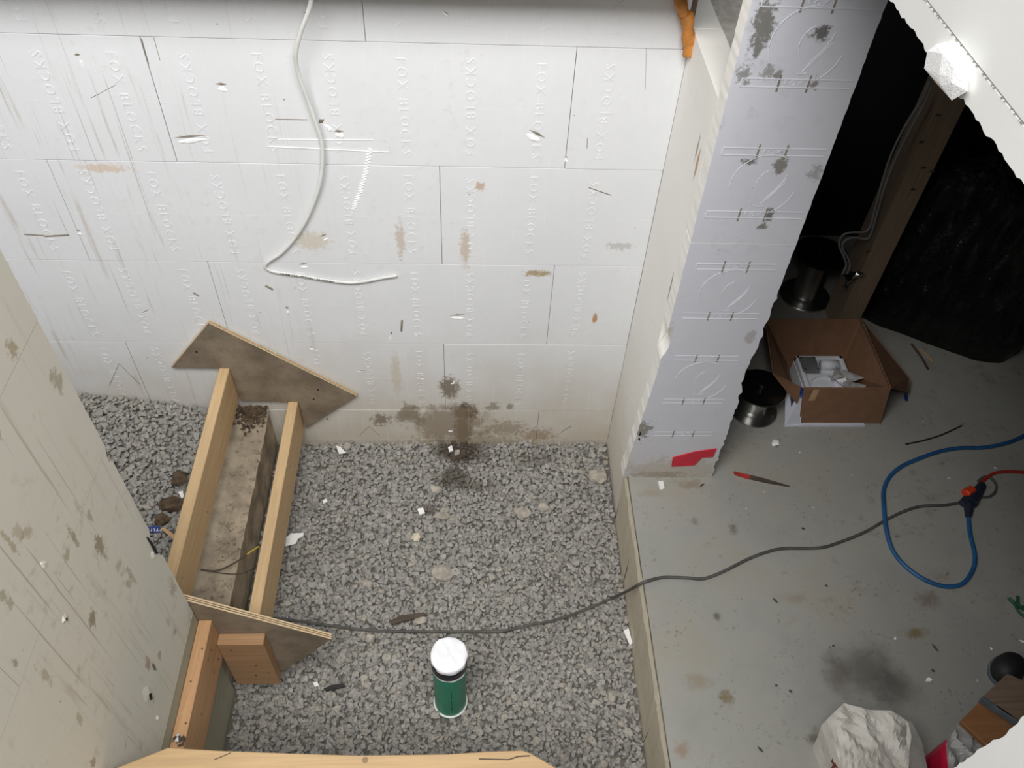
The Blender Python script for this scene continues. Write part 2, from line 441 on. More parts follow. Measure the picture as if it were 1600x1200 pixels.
# ------------------------------------------------------------------ mesh tools
class MB:
    def __init__(s):
        s.v, s.f, s.mi = [], [], []
    def add(s, vs, fs, mi=0):
        k = len(s.v)
        s.v += [tuple(p) for p in vs]
        s.f += [tuple(i + k for i in f) for f in fs]
        s.mi += [mi] * len(fs)
        return s
    def box(s, x0, x1, y0, y1, z0, z1, mi=0):
        return s.add([(x0, y0, z0), (x1, y0, z0), (x1, y1, z0), (x0, y1, z0),
                      (x0, y0, z1), (x1, y0, z1), (x1, y1, z1), (x0, y1, z1)],
                     [(0, 3, 2, 1), (4, 5, 6, 7), (0, 1, 5, 4), (1, 2, 6, 5), (2, 3, 7, 6), (3, 0, 4, 7)], mi)
    def prism(s, pts, ax, a, b, mi=0, mi_side=None):
        """polygon pts (2 coords in the other two axes, in axis order) extruded along ax from a to b"""
        def mk(p, t):
            q = [p[0], p[1]]
            q.insert(ax, t)
            return tuple(q)
        n = len(pts)
        vs = [mk(p, a) for p in pts] + [mk(p, b) for p in pts]
        s.add(vs, [tuple(range(n)), tuple(range(2 * n - 1, n - 1, -1))], mi)
        k = len(s.v) - 2 * n
        for i in range(n):
            j = (i + 1) % n
            s.f.append((k + i, k + n + i, k + n + j, k + j))
            s.mi.append(mi if mi_side is None else mi_side)
        return s
    def hull(s, pts, mi=0):
        bm = bmesh.new()
        for p in pts:
            bm.verts.new(p)
        bmesh.ops.convex_hull(bm, input=bm.verts)
        bad = [x for x in bm.verts if not x.link_faces]
        for x in bad:
            bm.verts.remove(x)
        bm.verts.index_update()
        s.add([x.co[:] for x in bm.verts], [[x.index for x in f.verts] for f in bm.faces], mi)
        bm.free()
        return s
    def tube(s, pts, r, n=8, mi=0, flat=None, caps=True):
        pts = [Vector(p) for p in pts]
        rings = []
        nrm = None
        for i, p in enumerate(pts):
            t = (pts[min(i + 1, len(pts) - 1)] - pts[max(i - 1, 0)]).normalized()
            if nrm is None:
                a = Vector((0, 0, 1)) if abs(t.z) < 0.9 else Vector((1, 0, 0))
                nrm = (a - t * a.dot(t)).normalized()
            else:
                nrm = (nrm - t * nrm.dot(t)).normalized()
            bi = t.cross(nrm)
            ra = r[i] if isinstance(r, (list, tuple)) else r
            ring = []
            for k in range(n):
                a = 2 * math.pi * k / n
                o = nrm * (math.cos(a) * ra) + bi * (math.sin(a) * ra)
                if flat is not None:
                    fn, fs = flat
                    o = o - fn * (o.dot(fn) * (1 - fs))
                ring.append(p + o)
            rings.append(ring)
        vs = [q for ring in rings for q in ring]
        fs = []
        for i in range(len(pts) - 1):
            for k in range(n):
                a, b = i * n + k, i * n + (k + 1) % n
                fs.append((a, b, b + n, a + n))
        if caps:
            fs.append(tuple(range(n - 1, -1, -1)))
            fs.append(tuple(range((len(pts) - 1) * n, len(pts) * n)))
        return s.add(vs, fs, mi)
    def lathe(s, prof, c, n=40, mi=0, caps=True):
        vs, fs = [], []
        for (r, z) in prof:
            for k in range(n):
                a = 2 * math.pi * k / n
                vs.append((c[0] + r * math.cos(a), c[1] + r * math.sin(a), c[2] + z))
        m = len(prof)
        for i in range(m - 1):
            for k in range(n):
                a, b = i * n + k, i * n + (k + 1) % n
                fs.append((a, b, b + n, a + n))
        if caps:
            fs.append(tuple(range(n - 1, -1, -1)))
            fs.append(tuple(range((m - 1) * n, m * n)))
        return s.add(vs, fs, mi)
    def mesh(s, name, mats, smooth=False):
        me = bpy.data.meshes.new(name)
        me.from_pydata(s.v, [], s.f)
        for m in (mats if isinstance(mats, (list, tuple)) else [mats]):
            me.materials.append(m)
        me.polygons.foreach_set('material_index', s.mi)
        bm = bmesh.new()
        bm.from_mesh(me)
        bmesh.ops.recalc_face_normals(bm, faces=bm.faces)
        bm.to_mesh(me)
        bm.free()
        if smooth:
            me.polygons.foreach_set('use_smooth', [True] * len(me.polygons))
        me.update()
        return me

def tag(o, label=None, cat=None, group=None, kind=None):
    if label: o['label'] = label
    if cat: o['category'] = cat
    if group: o['group'] = group
    if kind: o['kind'] = kind
    return o

def link(name, me, parent=None, bevel=0.0, seg=1):
    o = bpy.data.objects.new(name, me)
    COL.objects.link(o)
    if parent is not None:
        o.parent = parent
        o.matrix_parent_inverse = Matrix.Translation(-ROOTLOC(parent))
    if bevel:
        b = o.modifiers.new('bevel', 'BEVEL')
        b.width = bevel
        b.segments = seg
        b.limit_method = 'ANGLE'
        b.angle_limit = math.radians(40)
    return o
def ROOTLOC(o):
    v = Vector((0, 0, 0))
    # every part keeps world coordinates: only the Empties carry an offset
    while o is not None:
        if o.type == 'EMPTY':
            v = v + o.location
        o = o.parent
    return v
def part(name, mb, mats, parent=None, bevel=0.0, smooth=False, seg=1):
    return link(name, mb.mesh(name, mats, smooth), parent, bevel, seg)
def root(name, loc, label, cat, group=None, kind=None):
    o = bpy.data.objects.new(name, None)
    o.location = loc
    o.empty_display_size = 0.05
    COL.objects.link(o)
    return tag(o, label, cat, group, kind)

def smooth_path(pts, sub=6):
    P = [Vector(p) for p in pts]
    out = []
    for i in range(len(P) - 1):
        p0, p1, p2, p3 = P[max(i - 1, 0)], P[i], P[i + 1], P[min(i + 2, len(P) - 1)]
        for k in range(sub):
            t = k / sub
            out.append(0.5 * ((2 * p1) + (p2 - p0) * t + (2 * p0 - 5 * p1 + 4 * p2 - p3) * t * t + (3 * p1 - p0 - 3 * p2 + p3) * t ** 3))
    out.append(P[-1])
    return out

def jitter_line(a, b, n, amp, seed=0):
    """points from a to b (2D), jittered across, without b"""
    r = random.Random(seed)
    a, b = Vector(a), Vector(b)
    d = b - a
    q = Vector((-d.y, d.x)).normalized()
    return [tuple(a + d * (i / n) + (q * r.uniform(-amp, amp) if i else Vector((0, 0)))) for i in range(n)]

CR = 0.4064          # course height of the foam blocks
BL = 1.2192          # block length
GZ = -1.845          # pit gravel level
SZ = -1.495          # slab level
TH = 0.065           # foam thickness
XR = 0.62            # pit side of the right-hand wall
JY = -0.44           # face of the jamb
XL = -0.83           # face of the left wall

# ------------------------------------------------------------------ lettering moulded into the blocks
def text_mesh(txt, size, ext, name):
    cu = bpy.data.curves.new(name, 'FONT')
    cu.body = txt
    cu.size = size
    cu.extrude = ext
    cu.resolution_u = 2
    cu.align_x = 'CENTER'
    cu.align_y = 'CENTER'
    cu.space_character = 1.35
    o = bpy.data.objects.new('tmp_text', cu)
    COL.objects.link(o)
    dg = bpy.context.evaluated_depsgraph_get()
    me = bpy.data.meshes.new_from_object(o.evaluated_get(dg))
    me.name = name
    bpy.data.objects.remove(o)
    bpy.data.curves.remove(cu)
    return me
letters = text_mesh('FOX BLOCKS', 0.043, 0.0008, 'moulded_lettering')
letters.materials.clear()
letters.materials.append(M['foam_back'])

# ------------------------------------------------------------------ back wall
wall_back = part('wall_back', MB().box(-3.2, 0.62, 0.0035, 0.30, -2.0, 0.70), M['joint'])
tag(wall_back, 'white foam block wall at the back of the pit', 'wall', kind='structure')
# course n spans z from -n*CR to -(n-1)*CR
offsets = {0: -0.297, 1: 0.300, 2: -0.100, 3: 0.300, 4: -0.103, 5: 0.298, -1: 0.3}
for n in range(-1, 6):
    z1, z0 = -(n - 1) * CR, -n * CR
    if n == 5: z0 = -2.0
    if n == -1: z1 = 0.70
    xend = 0.62 if n >= 1 else 0.604
    xs = [x for x in [offsets[n] + k * BL for k in range(-4, 3)] if -3.2 < x < xend - 0.05]
    xs = [-3.2] + xs + [xend]
    for a, b in zip(xs[:-1], xs[1:]):
        dy = random.uniform(-0.0012, 0.0012)
        bl = part('foam_block', MB().box(a + 0.0008, b - 0.0008, dy, 0.05, z0 + 0.0010, z1 - 0.0010), M['foam_back'], wall_back, 0.0006)
        for j in range(-13, 4):
            x = j * 0.2032
            if a + 0.05 < x < b - 0.03 and -1.9 < x and 0 <= n <= 4:
                t = bpy.data.objects.new('lettering', letters)
                COL.objects.link(t)
                t.parent = bl
                t.location = (x, dy - 0.0003, (z0 + z1) / 2 + random.uniform(-0.01, 0.01))
                t.rotation_euler = (math.pi / 2, (math.pi / 2 if (j % 2) else -math.pi / 2), 0)
# incised triangles on the lowest course, scratches and torn foam
def scratch(pts_px, r=0.0012, mat='ink', name='scratch'):
    p = [on(x, y, 1, -0.0004) for x, y in pts_px]
    return part(name, MB().tube(p, r, 5), M[mat], wall_back)
M['scratch'] = plain('scratched line', (138, 128, 114), 0.9)
for tri in ([(171, 602), (186, 568), (218, 600)], [(562, 680), (577, 666), (592, 680)], [(830, 674), (838, 666)], [(876, 676), (893, 665)]):
    scratch(tri, 0.0011, 'scratch')
# flaps and dents of torn foam
def torn(px, py, w, h, rot, seed, ax=1, val=0.0, parent=None, out=-1, mat='foam_fresh', dark=True):
    c = on(px, py, ax, val)
    r = random.Random(seed)
    mb = MB()
    U = Vector((1, 0, 0)) if ax == 1 else Vector((0, 1, 0))
    V = Vector((0, 0, 1))
    Nn = Vector((0, out, 0)) if ax == 1 else Vector((-out * -1, 0, 0)) * 1.0
    if ax == 0: Nn = Vector((out, 0, 0))
    ca, sa = math.cos(rot), math.sin(rot)
    U, V = U * ca + V * sa, V * ca - U * sa
    pts = []
    for k in range(9):
        a = 2 * math.pi * k / 9
        q = c + U * (math.cos(a) * w / 2 * r.uniform(0.6, 1.1)) + V * (math.sin(a) * h / 2 * r.uniform(0.35, 1.1))
        pts += [q - Nn * 0.004]
    for k in range(6):
        q = c + U * (w * r.uniform(-0.3, 0.3)) + V * (h * r.uniform(-0.35, 0.1))
        pts.append(q + Nn * r.uniform(0.0008, 0.003))
    mb.hull(pts)
    o = part('torn_foam', mb, M[mat], parent or wall_back)
    if dark:
        d = MB()
        t = c + V * (h * 0.45)
        d.hull([t + U * (w * 0.4), t - U * (w * 0.4), t + V * (h * 0.16), t - V * (h * 0.12), t + Nn * 0.0025, t + U * w * 0.2 + Nn * 0.002, t - Nn * 0.003])
        part('torn_gap', d, M['scratch'], parent or wall_back)
    return o
for i, (x, y, w, h, rt) in enumerate([(126, 97, 0.035, 0.05, 0.1), (347, 138, 0.045, 0.03, 0), (300, 219, 0.13, 0.03, 0.12), (835, 215, 0.075, 0.035, -0.5),
                                      (510, 198, 0.03, 0.05, 0.6), (530, 212, 0.04, 0.035, 0), (715, 496, 0.08, 0.028, 0.1), (475, 416, 0.04, 0.025, 0.2),
                                      (450, 487, 0.018, 0.045, 0), (487, 545, 0.02, 0.02, 0), (707, 597, 0.03, 0.035, 0), (509, 372, 0.045, 0.03, 0.5),
                                      (228, 488, 0.06, 0.012, 0.6), (125, 365, 0.018, 0.03, 0), (885, 250, 0.02, 0.025, 0), (660, 592, 0.012, 0.02, 0),
                                      (565, 580, 0.055, 0.008, 0), (610, 528, 0.01, 0.06, -0.2), (480, 24, 0.03, 0.02, 0.4), (695, 22, 0.03, 0.012, -0.6), (704, 673, 0.035, 0.02, 0)]):
    torn(x, y, w, h, rt, i)
# glue bead zigzag and the long pressed lines
p0, p1, p2 = on(578, 232, 1, -0.001), on(571, 285, 1, -0.001), on(551, 328, 1, -0.001)
bead = []
for k in range(46):
    t = k / 45
    q = p0 * ((1 - t) ** 2) + p1 * (2 * t * (1 - t)) + p2 * (t * t)
    bead.append(q + Vector((0.006 if k % 2 else -0.006, 0, 0)))
part('glue_bead', MB().tube(bead, 0.0022, 5), M['foam_fresh'], wall_back)
part('pressed_line', MB().tube([on(418, 229, 1, -0.0003), on(608, 238, 1, -0.0003)], 0.0016, 5), M['foam_fresh'], wall_back)
part('pressed_line', MB().tube([on(435, 218, 1, -0.0003), on(583, 219, 1, -0.0003)], 0.0011, 5), M['foam_fresh'], wall_back)
for a, b, r in (((38, 366), (72, 368), 0.0022), ((70, 369), (108, 367), 0.0028), ((142, 153), (180, 133), 0.0012), ((430, 186), (480, 187), 0.001), ((920, 293), (955, 305), 0.0014),
                ((628, 500), (627, 517), 0.004), ((415, 446), (426, 452), 0.004), ((1010, 76), (1008, 140), 0.001), ((302, 457), (310, 462), 0.003),
                ((918, 216), (917, 232), 0.0014), ((240, 58), (250, 94), 0.0006), ((221, 60), (232, 100), 0.0012)):
    scratch([a, b], r, 'scratch')

# ledger board fixed across the back wall above the picture
trim_1 = part('trim_1', MB().box(-3.2, 0.58, -0.15, -0.002, 0.215, 0.36), M['lumber_x'], None, 0.002)
tag(trim_1, 'ledger board across the top of the back wall', 'trim', kind='structure')

# ------------------------------------------------------------------ right wall of the pit: stub, jamb, header, near jamb
wall_right = root('wall_right', (XR, -0.2, GZ), 'white foam block wall stub between back wall and doorway', 'wall', kind='structure')
part('concrete_core', MB().box(XR + TH, 0.925 - TH, JY + 0.064, 1.9, -2.0, 0.058), M['core_light'], wall_right)
part('foam_panel', MB().box(0.925 - TH, 0.925, JY + 0.064, 1.9, -2.0, 0.062), M['foam_side'], wall_right)
zz = [-2.0, -4 * CR, -3 * CR, -2 * CR, -CR, 0.063]
for k in range(5):
    part('foam_block', MB().box(XR, XR + TH + 0.02, JY + 0.067, -0.0005, zz[k] + 0.0001, zz[k + 1] - 0.0001), M['foam_side'], wall_right)
part('foam_block', MB().box(XR, XR + TH + 0.02, 0.0, 0.30, 0.0005, 0.063), M['foam_side'], wall_right, 0.0015)

jamb = root('door_jamb', (0.77, JY, SZ), 'tall grey-white foam jamb with moulded bars beside the doorway', 'jamb', kind='structure')
zj = -0.345
def jamb_panel(z0, z1, seed):
    L = lambda z: 0.62 + (0 if z > -0.9 else (z + 0.9) * 0.052)
    Rr = lambda z: 0.925 + (0 if z > -0.9 else -(z + 0.9) * 0.018)
    r = random.Random(seed)
    n = int((z1 - z0) / 0.016)
    pl, pr = [], []
    for i in range(n + 1):
        z = z0 + (z1 - z0) * i / n
        rough_r = 0.0011 if z > -0.55 else 0.005
        rough_l = 0.0008 if z > -0.9 else 0.0016
        nl = 0.018 if -0.82 < z < -0.70 else 0
        nr = 0.012 if -0.95 < z < -0.80 else 0
        pl.append((L(z) + r.uniform(-rough_l, rough_l) + nl * math.sin((z + 0.82) / 0.12 * math.pi), z))
        pr.append((Rr(z) + r.uniform(-rough_r, rough_r) - nr * r.uniform(0.2, 1), z))
    return pl + pr[::-1]
for z0, z1, sd in ((SZ + 0.002, zj - 0.0008, 1), (zj + 0.0008, 0.612, 2)):
    part('foam_panel', MB().prism(jamb_panel(z0, z1, sd), 1, JY, JY + 0.063, 0, 1), [M['foam_jamb'], M['foam_side']], jamb)
bars = [0.337, 0.144, -0.046, -0.245, -0.432, -0.631, -0.822, -1.040, -1.223]
for i, z in enumerate(bars):
    x0, x1 = 0.642, 0.912
    if i in (4, 5): x0, x1 = 0.655, 0.89
    if i > 5: x0, x1 = 0.665, 0.875
    for dz in (-0.0105, 0.0105):
        part('moulded_bar', MB().box(x0, x1, JY - 0.0010, JY + 0.001, z + dz - 0.0013, z + dz + 0.0013), M['foam_relief'], jamb)
    if i < 5:
        part('moulded_bar', MB().box(x0, x0 + 0.003, JY - 0.0016, JY + 0.001, z - 0.0115, z + 0.0115), M['foam_relief'], jamb)
    for x in (0.735, 0.808):
        h = 0.022 if i < 5 else 0.018
        part('slot', MB().prism([(x - 0.0025, z - h), (x + 0.0025, z - h), (x + 0.003, z + h), (x - 0.001, z + h)], 1, JY - 0.0008, JY + 0.002), M['scratch'], jamb)
small = text_mesh('FOX', 0.02, 0.0007, 'bar_lettering')
small.materials.clear(); small.materials.append(M['foam_relief'])
for z in bars:
    t = bpy.data.objects.new('lettering', small)
    COL.objects.link(t)
    t.parent = jamb
    t.matrix_parent_inverse = Matrix.Translation(-ROOTLOC(jamb))
    t.location = (0.772, JY - 0.0002, z)
    t.rotation_euler = (math.pi / 2, 0, 0)
# round emblem between every second pair of bars: ring with a curled tail of strokes
def arc(cx, cz, r, a0, a1, n=18, sq=1.0):
    return [(cx + r * math.cos(math.radians(a0 + (a1 - a0) * k / n)), JY - 0.0003, cz + sq * r * math.sin(math.radians(a0 + (a1 - a0) * k / n))) for k in range(n + 1)]
for z in (0.243, -0.142, -0.532, -0.928):
    cx = 0.775
    mb = MB()
    mb.tube(arc(cx, z, 0.088, 60, 215, 22), 0.0010, 5)
    mb.tube(arc(cx, z - 0.01, 0.092, -62, -10, 12), 0.0010, 5)
    mb.tube(arc(cx + 0.03, z, 0.048, 120, 235, 14), 0.0009, 5)
    mb.tube(arc(cx + 0.005, z - 0.045, 0.03, 200, 300, 8), 0.0009, 5)
    for k in range(3):
        mb.tube(smooth_path([(cx + 0.008 + 0.006 * k, JY - 0.0003, z - 0.068 + 0.012 * k), (cx + 0.035 + 0.004 * k, JY - 0.0003, z - 0.035 + 0.012 * k), (cx + 0.058, JY - 0.0003, z + 0.004 + 0.012 * k)], 4), 0.0009, 5)
    part('round_emblem', mb, M['foam_relief'], jamb)
tape = [(on(x, y, 1, JY).x, on(x, y, 1, JY).z) for x, y in ((1051, 714), (1085, 705), (1120, 700), (1114, 713), (1097, 714), (1085, 726), (1049, 728))]
tape = [(min(x, 0.936), z) for x, z in tape]
tp = part('red_membrane', MB().prism(tape, 1, JY - 0.004, JY - 0.0005), M['red_tape'], jamb)
tag(tp, 'torn strip of red membrane')
for (x, y, s_) in ((1000, 678, 0.03), (999, 686, 0.02)):
    p = on(x, y, 1, JY)
    part('torn_gap', MB().hull([p + Vector((random.uniform(-.005, .005), -0.001 * (k % 2), s_ * (k / 8 - .5))) for k in range(9)]), M['dark_gap'], jamb)

wall_header = root('wall_header', (XR, -1.2, 0.62), 'white foam block header over the doorway at upper right', 'wall', kind='structure')
# lower edge is torn, so its outline is ragged
low = jitter_line((-2.05, 0.6165), (JY, 0.6165), 190, 0.0016, 5)
low = [(y, z + 0.004 * mnoise.noise(Vector((y * 16, 0, 0))) + 0.003 * mnoise.noise(Vector((y * 45, 5, 0)))) for y, z in low]
low = low + [(JY, 0.6165), (JY, 0.6592), (-2.05, 0.6592)]
part('foam_block', MB().prism(low, 0, XR, XR + TH), M['foam_header'], wall_header)
part('foam_block', MB().box(XR, XR + TH, -1.62, JY, 0.6605, 1.02), M['foam_header'], wall_header, 0.002)
part('foam_block', MB().box(XR, XR + TH, -2.9, -1.622, 0.6605, 1.02), M['foam_header'], wall_header, 0.002)
part('concrete_core', MB().box(XR + TH, 0.86, -2.9, JY, 0.63, 1.02), M['core'], wall_header)
part('foam_panel', MB().box(0.86, 0.925, -2.9, JY, 0.62, 1.02), M['foam_header'], wall_header)
# joint crumbs along the groove
mb = MB()
for k in range(90):
    y = -1.62 + 1.15 * k / 90 + random.uniform(-0.006, 0.006)
    mb.box(XR - 0.0008, XR + 0.001, y, y + random.uniform(0.001, 0.005), 0.6592, 0.6592 + random.uniform(0.0004, 0.0014))
part('joint_crumbs', mb, M['scratch'], wall_header)
# broken wad of foam stuck on the lower edge
ck = [(1449, 80), (1444, 107), (1463, 130), (1487, 157), (1497, 149), (1511, 143), (1514, 118), (1503, 82), (1486, 64), (1462, 70)]
pts = []
r = random.Random(3)
for (x, y) in ck:
    p = on(x, y, 0, XR - 0.012)
    pts += [p + Vector((0.0, 0, 0)), on(x, y, 0, XR + 0.004)]
for k in range(14):
    x, y = 1480 + r.uniform(-18, 18), 108 + r.uniform(-26, 26)
    pts.append(on(x, y, 0, XR - 0.02 - r.uniform(0, 0.008)))
tag(part('torn_foam', MB().hull(pts), M['foam_fresh'], wall_header), 'bright broken foam wad on the lower edge')

wall_near = root('wall_near_jamb', (XR, -2.3, SZ), 'white foam wall corner at the lower right edge', 'wall', kind='structure')
edge = [(y + 0.008 * mnoise.noise(Vector((z * 14, 0, 2))), z) for y, z in jitter_line((-1.968, 0.66), (-1.968, SZ), 220, 0.0015, 9)] + [(-1.968, SZ), (-2.9, SZ), (-2.9, 0.66)]
part('foam_block', MB().prism(edge, 0, XR, XR + TH), M['foam_header'], wall_near)
part('concrete_core', MB().box(XR + TH, 0.86, -2.9, -1.97, SZ, 0.66), M['core'], wall_near)
part('foam_panel', MB().box(0.86, 0.925, -2.9, -1.968, SZ, 0.62), M['foam_header'], wall_near)

# ------------------------------------------------------------------ slab room on the right
slab = part('floor', MB().prism([(0.612, -2.9), (4.6, -2.9), (4.6, 2.0), (0.90, 2.0), (0.90, JY + 0.03), (0.612, JY + 0.03)], 2, SZ - 0.25, SZ), M['slab'], None, 0.004)
tag(slab, 'grey concrete slab floor of the dark room', 'floor', kind='structure')
# foam form left standing against the slab edge
sill = root('trim_2', (0.61, -1.2, GZ), 'beige foam strip along the slab edge above the gravel', 'trim', kind='structure')
def sill_piece(y0, y1, seed):
    r = random.Random(seed)
    n = max(3, int((y1 - y0) / 0.03))
    vs, fs = [], []
    for i in range(n + 1):
        y = y0 + (y1 - y0) * i / n
        j = r.uniform(-0.0025, 0.0025)
        h = r.uniform(-0.004, 0.002)
        vs += [(0.618, y, GZ - 0.08), (0.600 + j, y, SZ - 0.030 + h), (0.606 + j, y, SZ - 0.004 + h), (0.6105, y, SZ - 0.012), (0.6115, y, GZ - 0.08)]
    for i in range(n):
        for k in range(5):
            a, b = i * 5 + k, i * 5 + (k + 1) % 5
            fs.append((a, b, b + 5, a + 5))
    fs += [(0, 1, 2, 3, 4), tuple(n * 5 + k for k in (4, 3, 2, 1, 0))]
    return MB().add(vs, fs)
for a, b, sd in ((-2.9, -1.31, 1), (-1.308, -0.70, 2), (-0.698, JY + 0.03, 3)):
    part('foam_strip', sill_piece(a, b, sd), M['foam_sill'], sill)

room_back = part('wall_room_back', MB().box(0.9, 4.7, 1.05, 1.2, -1.8, 1.0), M['room_shade'])
tag(room_back, 'wall at the back of the dark room, its shade put in as black', 'wall', kind='structure')
room_right = part('wall_room_right', MB().box(4.6, 4.8, -2.9, 2.1, -1.8, 1.0), M['room_shade'])
tag(room_right, 'wall on the far right of the dark room, its shade put in as black', 'wall', kind='structure')
room_front = part('wall_room_front', MB().box(0.925, 4.8, -3.0, -2.9, -1.8, 1.0), M['room_shade'])
tag(room_front, 'dark wall of the room behind the camera side', 'wall', kind='structure')
ceil = part('ceiling', MB().box(0.62, 4.8, -3.0, 2.1, 1.02, 1.12), M['ceiling'])
tag(ceil, 'dark floor deck over the room', 'ceiling', kind='structure')

# ------------------------------------------------------------------ left wall
wall_left = root('wall_left', (XL, -1.9, GZ), 'dirty cream foam block wall in the left foreground', 'wall', kind='structure')
part('concrete_core', MB().box(-1.09, XL - TH, -3.2, -1.16, -2.0, 0.18), M['core'], wall_left)
part('foam_panel', MB().box(-1.15, -1.09, -3.2, -1.108, -2.0, 0.18), M['foam_left'], wall_left)
part('joint_strip', MB().box(XL - 0.05, XL - 0.0035, -3.2, -1.126, -1.24, 0.17), M['joint'], wall_left)
vj = {0: [-1.93], 1: [-1.66], 2: [-1.93], 3: [-1.36], -1: [-1.66], -2: [-1.93]}
YE = -1.108
for n in range(0, 4):
    z1, z0 = -(n - 1) * CR, -n * CR
    if n == 3: z0 = -1.225
    if n == 0: z1 = 0.197
    z1 -= 0.012; z0 -= 0.012
    ys = [-3.2] + vj[n] + [YE]
    for a, b in zip(ys[:-1], ys[1:]):
        if b == YE:
            ee = []
            N = 22
            rr = random.Random(40 + n)
            for i in range(N + 1):
                z = z0 + 0.0008 + (z1 - z0 - 0.0016) * i / N
                d = rr.uniform(-0.0012, 0.0012)
                if -0.90 < z < -0.77: d -= 0.03 * math.sin((z + 0.90) / 0.13 * math.pi) * rr.uniform(0.6, 1)
                if -0.47 < z < -0.43: d -= 0.012
                ee.append((b + d, z))
            poly = [(a + 0.0008, z1 - 0.0008), (a + 0.0008, z0 + 0.0008)] + ee
        else:
            poly = [(a + 0.0008, z1 - 0.0008), (a + 0.0008, z0 + 0.0008), (b - 0.0008, z0 + 0.0008), (b - 0.0008, z1 - 0.0008)]
        part('foam_block', MB().prism(poly, 0, XL - TH, XL - 0.0006 * n), M['foam_left'], wall_left)
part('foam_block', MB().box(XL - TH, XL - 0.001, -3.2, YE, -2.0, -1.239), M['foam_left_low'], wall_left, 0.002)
part('end_panel', MB().box(-1.09, XL - TH, -1.16, YE - 0.002, -2.0, 0.18), M['foam_left'], wall_left)
def gouge(px, py, w, h, seed):
    c = on(px, py, 0, XL)
    r = random.Random(seed)
    rim = MB()
    pts = []
    for k in range(10):
        a = 2 * math.pi * k / 10
        pts.append(c + Vector((0.0, math.cos(a) * w * r.uniform(0.5, 1), math.sin(a) * h * r.uniform(0.5, 1))))
    rim.hull([p + Vector((-0.002, 0, 0)) for p in pts] + [c + Vector((0.0025, r.uniform(-w, w) * 0.4, r.uniform(-h, h) * 0.4)) for _ in range(4)])
    part('torn_foam', rim, M['foam_left'], wall_left)
    c2 = c + Vector((0.002, 0, -h * 0.1))
    part('torn_gap', MB().hull([c2 + Vector((0.0012 * (k % 2), math.cos(k * 0.9) * w * 0.35 * r.uniform(0.4, 1), math.sin(k * 0.9) * h * 0.35 * r.uniform(0.4, 1))) for k in range(8)]), M['dark_gap'], wall_left)
gouge(233, 1086, 0.03, 0.06, 4)
gouge(102, 967, 0.014, 0.016, 5)
c = on(238, 850, 0, XL)
part('torn_gap', MB().hull([c + Vector((0.001 * (k % 2), 0.006 * math.cos(k * 1.3) - 0.003, 0.05 * math.sin(k * 0.8))) for k in range(9)]), M['dark_gap'], wall_left)
torn(66, 882, 0.025, 0.035, 0.3, 31, 0, XL, wall_left, 1, 'foam_left', False)
torn(238, 868, 0.03, 0.03, 0.8, 33, 0, XL, wall_left, 1, 'foam_left', False)
torn(247, 1122, 0.02, 0.05, 0.3, 34, 0, XL, wall_left, 1, 'foam_left', False)

# ------------------------------------------------------------------ gravel
def bank(x, y):
    if x > -0.84: return GZ
    if x > -0.995: return -1.70
    return -1.612 + max(0.0, -1.05 - x) * 0.19
gravel = root('gravel_bed', (0.0, -0.8, GZ), 'grey crushed stone covering the pit floor', 'gravel', kind='structure')
mb = MB().box(-0.846, 0.62, -2.3, 0.0, GZ - 0.12, GZ - 0.020)
bs = [(-3.0, -2.0), (-3.0, bank(-3.0, 0) - 0.02), (-1.05, -1.632), (-0.99, -1.632), (-0.99, -2.0)]
mb.prism(bs, 1, -2.0, 0.0)
part('bed_fines', mb, M['soil'], gravel)
NSH = 26
shapes = []
for k in range(NSH):
    r = random.Random(100 + k)
    pts = []
    e = (1.0, r.uniform(0.62, 0.9), r.uniform(0.42, 0.68))
    for i in range(13):
        v = Vector((r.gauss(0, 1), r.gauss(0, 1), r.gauss(0, 1))).normalized()
        pts.append((v.x * e[0], v.y * e[1], v.z * e[2]))
    m = MB().hull(pts)
    shapes.append(m)
cand = []
def scatter(x0, x1, y0, y1, sp, lift, smin, smax, keep=1.0):
    nx, ny = int((x1 - x0) / sp), int((y1 - y0) / sp)
    for i in range(nx):
        for j in range(ny):
            if rng.random() > keep: continue
            x = x0 + (i + 0.5 + rng.uniform(-0.6, 0.6)) * sp
            y = y0 + (j + 0.5 + rng.uniform(-0.6, 0.6)) * sp
            s = smin + (smax - smin) * rng.random() ** 2.2
            if x > 0.606 or y > -0.006: continue
            if XL - 0.34 < x < XL + 0.012 and y < -1.10: continue
            cand.append((x, y, bank(x, y) + lift + rng.uniform(-0.004, 0.004), s))
for lay, (lift, keep) in enumerate(((-0.014, 1.0), (-0.005, 0.9), (0.002, 0.75))):
    scatter(-0.835, 0.612, -1.75, 0.0, 0.0182, lift, 0.0090, 0.0178, keep)
    scatter(-1.80, -0.995, -1.10, 0.0, 0.0182, lift, 0.0090, 0.0178, keep)
# coarse pieces
scatter(-0.835, 0.612, -1.75, 0.0, 0.06, 0.004, 0.016, 0.027, 0.22)
scatter(-1.80, -0.995, -1.05, 0.0, 0.06, 0.004, 0.016, 0.027, 0.25)
# keep clear of pipe
cand = [c for c in cand if (c[0] + 0.064) ** 2 + (c[1] + 1.163) ** 2 > 0.066 ** 2]
